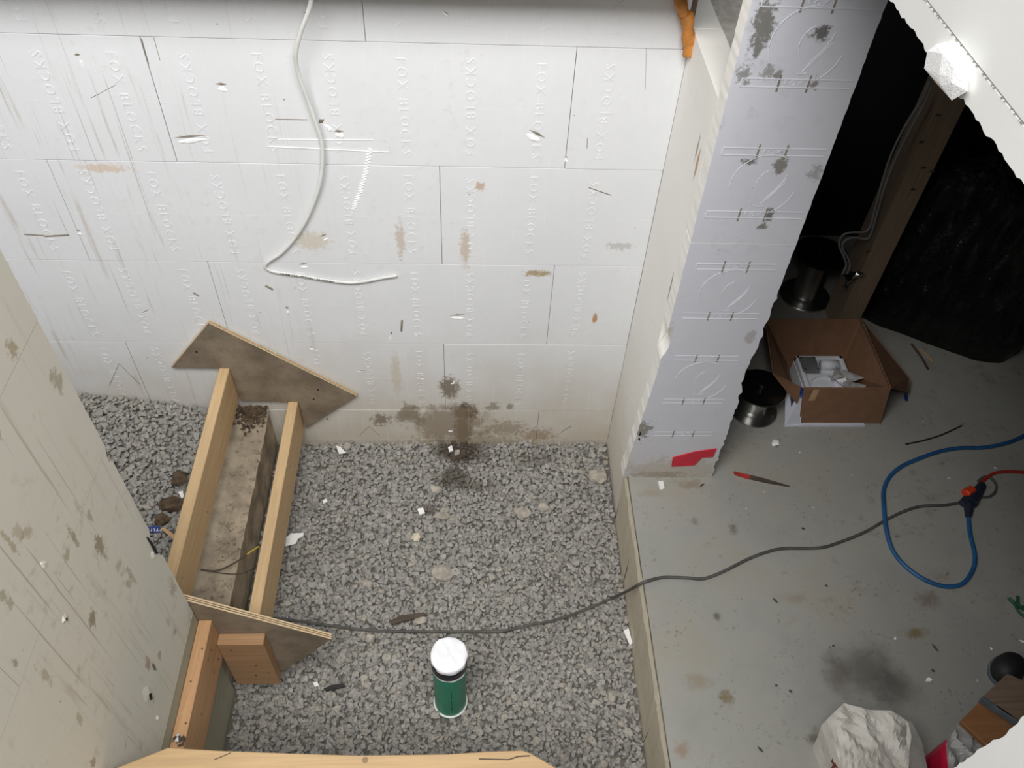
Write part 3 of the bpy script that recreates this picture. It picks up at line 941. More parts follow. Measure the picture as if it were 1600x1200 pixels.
# the rubble strip between footing and second form board
def seen_size(c):
    d = Vector((c[0], c[1], c[2])) - CAM
    z = d.dot(W)
    px, py = 800 + F_PX * d.dot(RT) / z, 600 - F_PX * d.dot(UP) / z
    if not (372 < px < 1010 and 700 < py < 1195): return 0
    if px < 520 and py < 1060: return 0
    if py > 1165 and 255 < px < 880: return 0
    return c[3] / z * (1.0 if c[2] > GZ - 0.004 else 0.35)
order = sorted(range(len(cand)), key=lambda i: -seen_size(cand[i]))
single = set(order[:300])
VV, FF = [], []
base = 0
stone_meshes = []
for k, m in enumerate(shapes):
    stone_meshes.append(m.mesh('stone', M['gravel']))
    me = stone_meshes[-1]
SH = [(np.array(m.v), m.f) for m in shapes]
for i, (x, y, z, s) in enumerate(cand):
    k = int(rng.integers(NSH))
    eul = (rng.normal(0, 0.30), rng.normal(0, 0.30), rng.uniform(0, 6.283))
    if i in single:
        o = bpy.data.objects.new('stone', stone_meshes[k])
        COL.objects.link(o)
        o.parent = gravel
        o.matrix_parent_inverse = Matrix.Translation(-gravel.location)
        o.location = (x, y, z)
        o.rotation_euler = eul
        o.scale = (s, s, s)
        continue
    from mathutils import Euler
    Rm = np.array(Euler(eul).to_matrix())
    v, f = SH[k]
    VV.append(v @ Rm.T * s + np.array((x, y, z)))
    FF += [(a + base, b + base, c + base) for a, b, c in f]
    base += len(v)
me = bpy.data.meshes.new('loose_stones')
me.from_pydata(np.concatenate(VV).tolist(), [], FF)
me.materials.append(M['gravel'])
bm = bmesh.new(); bm.from_mesh(me); bmesh.ops.recalc_face_normals(bm, faces=bm.faces); bm.to_mesh(me); bm.free()
o = link('loose_stones', me, gravel)
o['kind'] = 'stuff'

def lump(px, py, z, rx, ry, rz, mat, name, label, cat, group=None, seed=0, n=26):
    c = on(px, py, 2, z)
    r = random.Random(seed)
    pts = []
    for i in range(n):
        v = Vector((r.gauss(0, 1), r.gauss(0, 1), r.gauss(0, 1))).normalized()
        q = r.uniform(0.85, 1.0)
        pts.append((c.x + v.x * rx * q, c.y + v.y * ry * q, z + max(-0.35, v.z) * rz * q))
    o = part(name, MB().hull(pts), mat)
    return tag(o, label, cat, group)
lump(278, 747, -1.57, 0.04, 0.035, 0.028, M['dirt_dark'], 'dirt_clod', 'dark brown earth clod farthest from the camera on the left gravel', 'clod', 'earth clods on the left gravel', 1)
lump(268, 788, -1.58, 0.052, 0.040, 0.032, M['dirt_dark'], 'dirt_clod', 'largest dark brown earth clod on the left gravel', 'clod', 'earth clods on the left gravel', 2)
lump(252, 812, -1.585, 0.034, 0.03, 0.025, M['dirt_dark'], 'dirt_clod', 'small dark earth clod nearest the blue wrapper', 'clod', 'earth clods on the left gravel', 3)
for i, (x, y, rx, ry, lb) in enumerate([
        (933, 744, 0.05, 0.045, 'broad tan stone lying against the slab edge strip'),
        (815, 802, 0.045, 0.03, 'tan stone below the stain on the back wall'),
        (848, 792, 0.035, 0.025, 'small tan stone right of another near the back'),
        (690, 806, 0.04, 0.022, 'tan stone beside the small white scrap on gravel'),
        (692, 896, 0.05, 0.045, 'flat grey-tan stone in the middle of the gravel'),
        (655, 968, 0.03, 0.022, 'tan stone touching the end of the brown wood chip'),
        (578, 996, 0.022, 0.028, 'upright grey stone just below the dark cord'),
        (574, 912, 0.022, 0.022, 'round tan stone right of the second form board'),
        (680, 765, 0.035, 0.02, 'tan stone near the dark damp patch')]):
    lump(x, y, GZ + 0.012, rx, ry, 0.016, M['stone_tan'], 'flat_stone', lb, 'stone', 'large flat stones on the gravel', 20 + i)
lump(650, 839, GZ + 0.014, 0.022, 0.024, 0.02, M['stone_pale'], 'pale_stone', 'cream-white rounded stone in the gravel', 'stone', None, 41)

# ------------------------------------------------------------------ footing and stair forms
footing = root('footing', (-0.99, -0.55, GZ), 'dirt-covered concrete footing between the form boards', 'footing', kind='structure')
FT = -1.622
mb = MB()
nx, ny = 10, 60
vs, fs = [], []
for i in range(ny + 1):
    for j in range(nx + 1):
        x = -1.13 + (0.285) * j / nx
        y = -1.10 + 1.095 * i / ny
        h = 0.012 * mnoise.noise(Vector((x * 14, y * 14, 0))) + 0.008 * mnoise.noise(Vector((x * 40, y * 40, 3)))
        if y > -0.13: h += 0.03 * (1 - abs((x + 0.93) / 0.14)) * min(1, (y + 0.13) / 0.08) if abs(x + 0.93) < 0.14 else 0
        if j == nx: x += 0.006 * mnoise.noise(Vector((0, y * 25, 1))); h -= 0.008
        vs.append((x, y, FT + h))
for i in range(ny):
    for j in range(nx):
        a = i * (nx + 1) + j
        fs.append((a, a + 1, a + nx + 2, a + nx + 1))
mb.add(vs, fs)
part('dirt_top', mb, M['dirt'], footing, smooth=True)
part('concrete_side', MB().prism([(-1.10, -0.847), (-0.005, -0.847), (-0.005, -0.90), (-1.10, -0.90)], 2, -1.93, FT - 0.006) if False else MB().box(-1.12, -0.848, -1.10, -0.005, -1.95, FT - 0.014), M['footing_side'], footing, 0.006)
mb = MB()
for k in range(330):
    r = random.Random(900 + k)
    x, y = r.uniform(-0.945, -0.85), r.uniform(-1.05, -0.02)
    if y > -0.55 and r.random() < 0.55: continue
    s = r.uniform(0.003, 0.012)
    mb.hull([(x + r.gauss(0, s * 0.6), y + r.gauss(0, s * 0.6), FT + 0.004 + r.gauss(0, s * 0.4)) for _ in range(8)])
o = part('rubble', mb, M['dirt'], footing)
o['kind'] = 'stuff'
mb = MB()
for k in range(420):
    r = random.Random(1900 + k)
    x, y = min(-0.852, max(-0.985, r.gauss(-0.905, 0.035))), -0.012 - abs(r.gauss(0, 0.045))
    s = r.uniform(0.003, 0.010)
    mb.hull([(x + r.gauss(0, s * 0.6), y + r.gauss(0, s * 0.6), FT + 0.022 + max(-0.012, 0.012 + y * 0.16) + r.gauss(0, s * 0.4)) for _ in range(8)])
o = part('dark_crumbs', mb, M['dirt_dark'], footing)
o['kind'] = 'stuff'

def form_board(x0, x1, z0, z1, y0, y1, label, knots):
    t = root('form_board', ((x0 + x1) / 2, (y0 + y1) / 2, z0), label, 'board', 'tan lumber form boards for the stairs')
    part('board', MB().box(x0, x1, y0, y1, z0, z1), M['lumber_y'], t, 0.0022)
    mb = MB()
    for (y, z, rr) in knots:
        mb.lathe([(rr, 0), (rr, 0.0006)], (0, 0, 0), 8)
        for i in range(len(mb.v) - 16, len(mb.v)):
            a = mb.v[i]
            mb.v[i] = (x1 + a[2], y + a[0], z + a[1])
        part('nail_head', mb, M['stick'], t)
        mb = MB()
    return t
form_board(-0.990, -0.950, -1.532, -1.345, -1.084, -0.003, 'higher tan lumber form board on the left, over the footing',
           [(-0.25, -1.40, 0.003), (-0.6, -1.48, 0.003), (-0.9, -1.41, 0.0025)])
form_board(-0.753, -0.713, -1.735, -1.550, -1.084, -0.003, 'lower tan lumber form board at the right, above the gravel',
           [(-0.4, -1.62, 0.003), (-0.75, -1.69, 0.003), (-0.95, -1.61, 0.0025)])

def plate(label, poly, y0, y1, holes):
    t = root('plywood_plate', (poly[0][0], y0, poly[0][1]), label, 'plywood', 'plywood side plates of the stair form')
    part('sheet', MB().prism(poly, 1, y0, y1, 0, 1), [M['ply'], M['ply_edge']], t)
    # veneer lines along the visible upper edge
    a, b = Vector((poly[1][0], 0, poly[1][1])), Vector((poly[2][0], 0, poly[2][1]))
    nn = Vector((-(b - a).z, 0, (b - a).x)).normalized()
    if nn.z < 0: nn = -nn
    for f in (0.33, 0.66):
        y = y0 + (y1 - y0) * f
        pa, pb = a.copy(), b.copy()
        pa.y = pb.y = y
        part('veneer_line', MB().tube([pa + nn * 0.0002, pb + nn * 0.0002], 0.0011, 4), M['stick'], t)
    for (x, z) in holes:
        mb = MB().lathe([(0.0045, 0), (0.0045, 0.0008)], (0, 0, 0), 8)
        mb.v = [(x + q[0], y0 - q[2], z + q[1]) for q in mb.v]
        part('screw_hole', mb, M['dark_gap'], t)
    return t
plate('grey-brown plywood plate against the back wall over both boards',
      [(-1.174, -1.341), (-0.974, -1.093), (-0.466, -1.510), (-0.704, -1.726), (-0.710, -1.547), (-0.944, -1.543), (-0.948, -1.343)],
      -0.0215, -0.003, [(-1.055, -1.25), (-0.62, -1.47), (-0.645, -1.53), (-0.605, -1.66)])
plate('grey-brown plywood plate at the corner of the left wall',
      [(-1.16, -1.20), (-1.06, -1.020), (-0.444, -1.449), (-0.653, -1.718), (-0.708, -1.72), (-0.708, -1.547), (-0.944, -1.543), (-0.948, -1.343), (-1.15, -1.343)],
      -1.1045, -1.0855, [])
led = root('ledger_board', (-0.81, -1.4, -1.49), 'orange-tan lumber cleat fixed along the foot of the left wall', 'board')
part('board', MB().box(XL + 0.0005, XL + 0.040, -1.80, -1.1055, -1.488, -1.300), M['lumber_ledger'], led, 0.002)
for (y, z) in ((-1.18, -1.36), (-1.22, -1.43), (-1.36, -1.40), (-1.46, -1.42), (-1.17, -1.45)):
    part('nail_head', MB().box(XL + 0.0395, XL + 0.0406, y, y + 0.005, z, z + 0.007), M['stick'], led)
for (y, x) in ((-1.30, XL + 0.016), (-1.42, XL + 0.028), (-1.20, XL + 0.028)):
    part('nail_head', MB().box(x, x + 0.005, y, y + 0.005, -1.3006, -1.2995), M['stick'], led)
blk = root('corner_block', (-0.72, -1.125, -1.715), 'short brown lumber block screwed to the near plywood plate', 'block')
part('block', MB().box(-0.789, -0.645, -1.143, -1.1055, -1.712, -1.396), M['lumber_z'], blk, 0.002)
for (x, z) in ((-0.70, -1.56), (-0.715, -1.64), (-0.755, -1.44), (-0.67, -1.62)):
    part('screw_head', MB().box(x, x + 0.006, -1.1436, -1.142, z, z + 0.006), M['dark_gap'], blk)
# wood shavings where cleat and wall meet
sh = root('foam_crumbs', (XL + 0.02, -1.465, -1.30), 'small heap of grey crumbs on the near end of the cleat', 'debris')
for k in range(9):
    r = random.Random(70 + k)
    p = Vector((XL + 0.012 + r.uniform(0, 0.024), -1.465 + r.uniform(-0.014, 0.014), -1.295))
    part('crumb', MB().hull([p + Vector((r.gauss(0, .005), r.gauss(0, .005), abs(r.gauss(0, .005)) - .004)) for _ in range(8)]), M['styro'] if k % 3 == 0 else M['stick'], sh)
# curled shavings on the cleat
for k, (y, x) in enumerate(((-1.37, XL + 0.014), (-1.395, XL + 0.016))):
    t = part('wood_curl', MB().tube([(x + 0.006 * math.cos(a), y + 0.004 * math.sin(a), -1.298) for a in np.linspace(0.5, 4.0, 8)], 0.0012, 5), M['ply_edge'])
    tag(t, ('pale wood curl on the cleat, farther from the camera', 'pale wood curl on the cleat, nearer the camera')[k], 'shaving', 'wood curls on the cleat')

# plank across the bottom of the picture, carried by two legs
PZ = -0.90
pp = [(262, 1168), (350, 1173), (460, 1177), (560, 1180), (700, 1178), (760, 1174), (816, 1172), (828, 1176), (870, 1200)]
poly = [(on(x, y, 2, PZ).x, on(x, y, 2, PZ).y) for x, y in pp]
e = on(960, 1250, 2, PZ); poly.append((e.x, e.y))
poly += [(e.x, e.y - 0.16), (-0.826, e.y - 0.16)]
e2 = on(180, 1200, 2, PZ); e3 = on(165, 1206, 2, PZ)
poly += [(max(e3.x, -0.826), e3.y)]
plank = root('wooden_plank', (-0.3, -1.75, PZ), 'tan wooden plank with slanted ends along the bottom edge', 'plank')
part('board', MB().prism(poly, 2, PZ - 0.038, PZ), M['lumber_x'], plank, 0.002)
for x in (-0.70, 0.10):
    part('leg', MB().box(x - 0.045, x + 0.045, -1.86, -1.82, GZ - 0.01, PZ - 0.038), M['lumber_x'], plank, 0.002)
a, b = on(795, 1187, 2, PZ), on(828, 1181, 2, PZ)
part('split', MB().tube([on(748, 1186, 2, PZ), a, on(810, 1182, 2, PZ), b], 0.0016, 5), M['stick'], plank)
part('split', MB().tube([on(335, 1187, 2, PZ), on(352, 1180, 2, PZ), on(361, 1176, 2, PZ)], 0.0012, 5), M['stick'], plank)

# ------------------------------------------------------------------ drain pipe
PX, PY = -0.064, -1.163
PT = GZ + 0.40
pipe = root('drain_pipe', (PX, PY, GZ), 'green plastic drain pipe capped with white plastic and black tape', 'pipe')
part('tube', MB().lathe([(0.0555, -0.05), (0.0555, 0.385)], (PX, PY, GZ), 48), M['green_pvc'], pipe, smooth=False)
part('base_ring', MB().lathe([(0.0555, 0.0), (0.0605, 0.0), (0.0605, 0.006), (0.0555, 0.008)], (PX, PY, GZ + 0.004), 48, caps=False), M['white_pvc'], pipe)
def wavy(c, n=56, prof=None, amp=0.0, seed=0, mi=0):
    vs, fs = [], []
    for q, (r_, z, am) in enumerate(prof):
        for k in range(n):
            a = 2 * math.pi * k / n
            w = am * mnoise.noise(Vector((math.cos(a) * 2.2 + seed, math.sin(a) * 2.2, q * 0.4)))
            xx, yy = (r_ + w) * math.cos(a), (r_ + w) * math.sin(a)
            fold_ = 0.006 * abs(mnoise.noise(Vector((xx * 30 + yy * 18, yy * 12, seed)))) if z > 0 else 0
            vs.append((c[0] + xx, c[1] + yy, c[2] + z + (w * 0.8 if am else 0) - fold_))
    for q in range(len(prof) - 1):
        for k in range(n):
            i, j = q * n + k, q * n + (k + 1) % n
            fs.append((i, j, j + n, i + n))
    fs.append(tuple(range((len(prof) - 1) * n, len(prof) * n)))
    return MB().add(vs, fs)
part('plastic_skirt', wavy((PX, PY, PT), prof=[(0.0572, -0.084, 0.010), (0.0570, -0.065, 0.002), (0.056, -0.05, 0.001)], seed=4), M['cap_white'], pipe, smooth=True)
part('tape_band', MB().lathe([(0.056, -0.070), (0.0588, -0.069), (0.0588, -0.010), (0.056, -0.009)], (PX, PY, PT), 48, caps=False), M['tape_black'], pipe, smooth=True)
part('plastic_cap', wavy((PX, PY, PT), prof=[(0.0594, -0.022, 0.005), (0.0602, -0.010, 0.003), (0.0598, 0.002, 0.003), (0.0570, 0.005, 0.002), (0.046, 0.006, 0.0), (0.034, 0.005, 0.0), (0.022, 0.006, 0.0), (0.010, 0.006, 0.0)], seed=9), M['cap_white'], pipe, smooth=True)
mb = MB()
for k in range(11):
    z = GZ + 0.05 + k * 0.017
    a = math.radians(-84)
    x, y = PX + 0.0558 * math.cos(a), PY + 0.0558 * math.sin(a)
    mb.box(x - 0.0015, x + 0.002, y - 0.0006, y + 0.0012, z, z + (0.011 if k % 3 else 0.006))
part('printed_line', mb, M['ink_green'], pipe)

# ------------------------------------------------------------------ cables
def pix(pts, z):
    return [on(x, y, 2, z) for x, y in pts]
wire_px = [(492, -40), (484, 10), (470, 50), (462, 85), (466, 115), (480, 155), (494, 195), (503, 225), (503, 265), (496, 300), (480, 340), (462, 370), (440, 395), (421, 408),
           (414, 416), (420, 422), (434, 426), (470, 431), (510, 438), (545, 442), (570, 440), (595, 435), (620, 431)]
off = [-0.10, -0.085, -0.07, -0.055, -0.04, -0.03, -0.025, -0.02, -0.02, -0.018, -0.015, -0.013, -0.012, -0.011, -0.01] + [-0.008] * 8
wp = smooth_path([on(x, y, 1, o_) for (x, y), o_ in zip(wire_px, off)], 6)
wr = root('white_cable', wp[-1], 'white electrical cable dangling on the back wall', 'cable')
part('sheath', MB().tube(wp, 0.0062, 8, flat=(Vector((0, 1, 0)), 0.55)), M['cable_white'], wr, smooth=True)
mb = MB()
seg = [p for p in wp if on(434, 426, 1, -0.01).x < p.x < on(524, 440, 1, -0.01).x and p.z < on(434, 424, 1, -0.01).z]
L = len(seg)
rr = random.Random(2)
x0_, x1_ = seg[0].x, seg[-1].x
x = x0_
while x < x1_:
    k = min(range(L), key=lambda i: abs(seg[i].x - x))
    if not (0.30 < (x - x0_) / (x1_ - x0_) < 0.36 or 0.60 < (x - x0_) / (x1_ - x0_) < 0.66):
        z = seg[k].z
        h = rr.choice((0.0022, 0.0034, 0.0034))
        mb.box(x, x + rr.uniform(0.0015, 0.003), seg[k].y - 0.0040, seg[k].y - 0.0030, z - h + 0.0005, z + h)
    x += rr.uniform(0.0042, 0.0056)
part('printed_marks', mb, M['ink'], wr)

cg = pix([(330, 958), (405, 965), (440, 967), (480, 972), (540, 981), (600, 986), (680, 987), (760, 987), (790, 985), (830, 976), (870, 968), (920, 950), (958, 934)], GZ + 0.022)
cs = pix([(1030, 903), (1050, 902), (1075, 903), (1100, 904), (1130, 893), (1170, 873), (1200, 862), (1225, 857), (1280, 856), (1310, 848), (1350, 832), (1380, 815), (1410, 800), (1440, 791), (1480, 789), (1508, 783)], SZ + 0.006)
mid = [on(985, 921, 2, -1.60), on(1003, 911, 2, SZ + 0.012)]
cord = root('extension_cord', cs[-1], 'dark grey cord running over gravel and slab', 'cord')
part('cord', MB().tube(smooth_path(cg + mid + cs, 5), 0.0055, 8), M['cord'], cord, smooth=True)
lp = pix([(1528, 752), (1538, 745), (1548, 747), (1556, 757), (1555, 768), (1546, 776), (1532, 777)], SZ + 0.006)
part('loop', MB().tube(smooth_path(lp, 5), 0.005, 8), M['cord'], cord, smooth=True)

bh = pix([(1640, 664), (1610, 676), (1580, 690), (1540, 699), (1500, 700), (1470, 705), (1440, 715), (1410, 728), (1390, 745), (1381, 765), (1379, 790), (1383, 830), (1395, 860), (1415, 885),
          (1445, 906), (1475, 916), (1500, 914), (1515, 900), (1523, 880), (1522, 860), (1516, 835), (1513, 808)], SZ + 0.008)
for i in (10, 11): bh[i].z += 0.012
hose = part('power_cable', MB().tube(smooth_path(bh, 6), 0.0080, 10), M['hose'], None, smooth=True)
tag(hose, 'thick blue cord looping on the slab floor', 'cord')
rc = pix([(1650, 742), (1610, 739), (1580, 737), (1555, 739), (1540, 748), (1531, 757)], SZ + 0.007)
red = part('power_cable', MB().tube(smooth_path(rc, 6), 0.0062, 8), M['red_cord'], None, smooth=True)
tag(red, 'red cord entering from the right edge of the slab', 'cord')
sp_ = root('cord_splitter', on(1520, 782, 2, SZ), 'navy three-way cord connector with orange plug on the slab', 'connector')
def slug(a, b, r0, r1, mat, name, z=SZ + 0.02):
    A, B = on(a[0], a[1], 2, z), on(b[0], b[1], 2, z)
    part(name, MB().tube([A, A.lerp(B, 0.1), A.lerp(B, 0.6), B], [r0 * 0.8, r0, (r0 + r1) / 2, r1], 10), M[mat], sp_, smooth=False)
slug((1535, 757), (1516, 785), 0.017, 0.026, 'plug', 'body')
slug((1514, 788), (1513, 806), 0.018, 0.012, 'plug', 'blue_cord_socket')
slug((1512, 780), (1503, 787), 0.018, 0.014, 'plug', 'side_socket')
slug((1508, 772), (1519, 765), 0.019, 0.017, 'orange', 'orange_plug', SZ + 0.03)
wn = pix([(1415, 694), (1440, 689), (1470, 680), (1503, 665)], SZ + 0.004)
t = part('loose_wire', MB().tube(smooth_path(wn, 5), 0.0032, 6), M['rubber']); tag(t, 'short black wire lying on the slab above the blue cord', 'wire')
# yellow-black wire over the footing
yw = [on(314, 890, 2, -1.60), on(335, 892, 2, -1.598), on(352, 887, 2, -1.595), on(372, 876, 2, -1.60), on(392, 862, 2, -1.62), on(410, 850, 2, -1.66), on(425, 838, 2, -1.75)]
yw = smooth_path(yw, 6)
yr = root('thin_wire', yw[0], 'thin dark wire with yellow mark bent across the footing', 'wire')
part('wire', MB().tube(yw, 0.0026, 6), M['stick'], yr)
part('yellow_mark', MB().tube(yw[22:29], 0.0032, 6), M['yellow'], yr)
part('return_strand', MB().tube(smooth_path([on(318, 890, 2, -1.60), on(350, 896, 2, -1.60), on(378, 896, 2, -1.61), on(396, 888, 2, -1.66), on(405, 878, 2, -1.74)], 5), 0.0018, 6), M['stick'], yr)

# ------------------------------------------------------------------ expanding foam in the corner
ef = root('expanding_foam', on(1078, 88, 1, -0.03), 'orange expanding foam squeezed out of the top right corner', 'foam')
r = random.Random(8)
def blobchain(pts, rad):
    mb = MB()
    path = smooth_path(pts, 5)
    n = len(path)
    rads = []
    for i in range(n):
        t = i / (n - 1)
        rads.append(rad * (0.78 + 0.28 * abs(math.sin(t * 7.5 + 0.6))) * (1 if 0 < i < n - 1 else 0.45))
    mb.tube(path, rads, 14)
    return mb
part('upper_bead', blobchain([on(1062, -40, 1, -0.025), on(1061, -8, 1, -0.03), on(1066, 12, 1, -0.03), on(1069, 24, 1, -0.03)], 0.017), M['foam_orange'], ef, smooth=True)
part('lower_bead', blobchain([on(1073, 18, 1, -0.03), on(1075, 45, 1, -0.03), on(1076, 66, 1, -0.03), on(1077, 88, 1, -0.03)], 0.0185), M['foam_orange'], ef, smooth=True)

# ------------------------------------------------------------------ room things
# post: two planks side by side
def vert_at(px, py, Y):
    return on(px, py, 1, Y).x
PYF = 0.36
xr_ = vert_at(1425, 335, PYF)
post = root('wood_post', (xr_ - 0.05, PYF, SZ), 'doubled lumber post rising behind the cardboard box', 'post')
part('ply', MB().box(xr_ - 0.098, xr_ - 0.045, PYF, PYF + 0.14, SZ, 1.02), M['post'], post, 0.002)
part('ply', MB().box(xr_ - 0.044, xr_, PYF, PYF + 0.14, SZ, 1.02), M['post'], post, 0.002)
for (px, py) in ((1443, 262), (1456, 268), (1427, 296), (1357, 393), (1466, 180), (1440, 222)):
    p = on(px, py, 1, PYF)
    part('knot', MB().hull([p + Vector((0.012 * math.cos(k), -0.0006 * (k % 2), 0.006 * math.sin(k))) for k in range(8)]), M['stick'], post)
pc = root('grey_cable', (xr_ - 0.1, PYF, SZ + 0.5), 'pair of pale cables stapled down the side of the post', 'cable')
ca = [(1452, 128), (1440, 155), (1415, 195), (1393, 240), (1378, 285), (1366, 330), (1360, 352), (1351, 362), (1330, 363), (1316, 368), (1311, 382), (1318, 400), (1322, 414), (1316, 428)]
cb = [(1455, 132), (1446, 158), (1424, 198), (1400, 246), (1382, 292), (1370, 335), (1361, 364), (1354, 373), (1335, 371), (1321, 375), (1316, 386), (1324, 402), (1328, 414), (1322, 430)]
part('strand', MB().tube(smooth_path([on(x, y, 1, PYF - 0.012) for x, y in ca], 5), 0.0046, 6), M['cable_grey'], pc, smooth=True)
part('strand', MB().tube(smooth_path([on(x, y, 1, PYF - 0.006) for x, y in cb], 5), 0.0046, 6), M['cable_grey'], pc, smooth=True)

# cardboard box
BF, BB = -0.095, 0.30       # front, back Y
b0 = on(1248, 662, 2, SZ); b1 = on(1376, 663, 2, SZ)
BF = b0.y
bx0, bx1 = on(1230, 640, 1, BF).x, b1.x
rz_ = on(1392, 607, 1, BF).z
bb = on(1300, 499, 2, rz_).y
carton = root('cardboard_box', ((bx0 + bx1) / 2, (BF + bb) / 2, SZ), 'open brown cardboard box beside the post', 'box')
tW = 0.005
fx0 = b0.x
part('front_wall', MB().prism([(fx0, SZ + 0.004), (bx1, SZ + 0.004), (on(1392, 607, 1, BF).x, rz_), (on(1257, 605, 1, BF).x, rz_)], 1, BF, BF + tW), M['cardboard'], carton)
rb0, rb1 = on(1196, 498, 2, rz_ + 0.02), on(1344, 498, 2, rz_)
fr = on(1392, 607, 1, BF)
def quad_slab(a, b, c, d, th=0.004):
    a, b, c, d = map(Vector, (a, b, c, d))
    n = (b - a).cross(d - a).normalized() * th
    return MB().add([a, b, c, d, a + n, b + n, c + n, d + n], [(0, 1, 2, 3), (7, 6, 5, 4), (0, 4, 5, 1), (1, 5, 6, 2), (2, 6, 7, 3), (3, 7, 4, 0)])
i0, i1 = on(1243, 549, 2, rz_ - 0.09), on(1318, 549, 2, rz_ - 0.09)
i2, i3 = on(1340, 604, 2, rz_ - 0.06), on(1257, 604, 2, rz_ - 0.06)
part('back_wall', quad_slab((i0.x - 0.02, i0.y, SZ + 0.003), (i1.x + 0.02, i1.y, SZ + 0.003), rb1, rb0), M['cardboard'], carton)
part('right_wall', quad_slab((i1.x + 0.02, i1.y, SZ + 0.003), (bx1, BF, SZ + 0.003), fr, rb1), M['cardboard'], carton)
lf = on(1209, 584, 2, rz_ + 0.0)
fl_ = on(1252, 604, 1, BF)
part('left_wall', quad_slab((i0.x - 0.01, i0.y, SZ + 0.05), (fl_.x + 0.02, BF + 0.01, SZ + 0.12), lf, rb0), M['cardboard'], carton)
part('left_corner_flap', quad_slab((fl_.x + 0.02, BF + 0.008, SZ + 0.12), fl_, lf, lf + Vector((0.01, 0.01, -0.02)), 0.003), M['cardboard'], carton)
of_ = on(1418, 613, 2, SZ + 0.06)
part('outer_flap', quad_slab(fr, of_, of_ + Vector((0.02, 0.06, 0.02)), rb1 + Vector((0.004, 0, 0)), 0.003), M['cardboard'], carton)
part('bottom', MB().prism([(fx0, BF + 0.006), (bx1, BF + 0.006), (i1.x + 0.02, i1.y), (i0.x - 0.02, i0.y)], 2, SZ + 0.001, SZ + 0.005), M['cardboard'], carton)
tm = on(1272, 617, 1, BF - 0.001)
part('tape_mark', MB().box(tm.x - 0.012, tm.x + 0.012, BF - 0.0012, BF, tm.z - 0.035, tm.z + 0.03), M['shim'], carton)

# white printed carton the box sits on, at its left
wc = root('white_carton', on(1235, 660, 2, SZ), 'white and blue printed carton wedged under the cardboard box', 'carton')
w0, w1, w2 = on(1226, 667, 2, SZ), on(1253, 667, 2, SZ), on(1226, 600, 2, SZ + 0.14)
part('side_panel', quad_slab(w0, (b0.x + 0.002, BF - 0.012, SZ + 0.002), on(1256, 606, 2, SZ + 0.17) + Vector((0, -0.01, 0)), on(1227, 596, 2, SZ + 0.13), 0.003), M['carton_white'], wc)
part('front_edge', MB().box(w0.x, on(1350, 666, 2, SZ).x, BF - 0.016, BF - 0.001, SZ, SZ + 0.008), M['carton_white'], wc)
a_, b_, c_, d_ = on(1232, 604, 2, SZ + 0.13), on(1240, 603, 2, SZ + 0.145), on(1241, 622, 2, SZ + 0.11), on(1235, 634, 2, SZ + 0.08)
part('navy_print', quad_slab(a_ + Vector((0, -0.008, 0.004)), b_ + Vector((0, -0.008, 0.004)), c_ + Vector((0, -0.008, 0.004)), d_ + Vector((0, -0.008, 0.004)), 0.001), M['carton_navy'], wc)
a_, b_, c_, d_ = on(1249, 602, 2, SZ + 0.165), on(1258, 605, 2, SZ + 0.175), on(1255, 619, 2, SZ + 0.145), on(1248, 618, 2, SZ + 0.14)
part('blue_print', quad_slab(*[q + Vector((0, -0.012, 0.004)) for q in (a_, b_, c_, d_)], 0.001), M['carton_blue'], wc)
bt = part('blue_tape_scrap', MB().hull([on(1412 + x, 618 + y, 2, SZ + 0.006 + z) for x, y, z in ((0, 0, 0), (4, -4, .01), (7, 2, 0), (6, 9, 0.004), (2, 8, .01))]), M['carton_blue'])
tag(bt, 'small blue tape scrap right of the cardboard box', 'scrap')

# moulded tray and fittings inside the box
tray = root('moulded_tray', ((i0.x + i1.x) / 2, (i0.y + i2.y) / 2, SZ + 0.01), 'white moulded tray inside the cardboard box', 'tray')
tz = rz_ - 0.10
ty0, ty1, tx0, tx1 = BF + 0.03, i0.y - 0.012, i0.x + 0.0, i1.x - 0.005
part('base', MB().box(tx0, tx1, ty0, ty1, SZ + 0.008, tz - 0.03), M['styro'], tray, 0.004)
for (x0, x1, y0, y1) in ((tx0, tx1, ty1 - 0.02, ty1), (tx1 - 0.02, tx1, ty0, ty1), (tx0, tx0 + 0.018, ty0, ty1)):
    part('rim', MB().box(x0, x1, y0, y1, tz - 0.03, tz), M['styro'], tray, 0.004)
part('hollow_ring', MB().lathe([(0.07, 0), (0.07, 0.012), (0.06, 0.012), (0.06, 0.0)], (tx0 + 0.09, ty0 + 0.08, tz - 0.03), 32, caps=False), M['styro'], tray, smooth=False)
part('roll', MB().tube([(tx0 + 0.10, ty1 - 0.045, tz - 0.012), (tx1 - 0.03, ty1 - 0.045, tz - 0.012)], 0.022, 14), M['styro'], tray, smooth=True)
gp = part('steel_bracket', MB().box(tx0 + 0.006, tx0 + 0.078, ty1 - 0.10, ty1 - 0.012, tz + 0.001, tz + 0.008), M['grey_plate'], None, 0.003)
gr = root('metal_plate', (tx0 + 0.04, ty1 - 0.05, tz), 'grey metal plate with screws lying in the white tray', 'plate')
gp.parent = gr; gp.matrix_parent_inverse = Matrix.Translation(-gr.location); gp.name = 'plate'
for (x, y) in ((0.014, 0.02), (0.07, 0.02), (0.014, 0.085), (0.07, 0.08)):
    part('screw', MB().lathe([(0.005, 0), (0.005, 0.003), (0.002, 0.004)], (tx0 + x, ty1 - y - 0.005, tz + 0.008), 10), M['steel'], gr)
mb = MB()
r = random.Random(5)
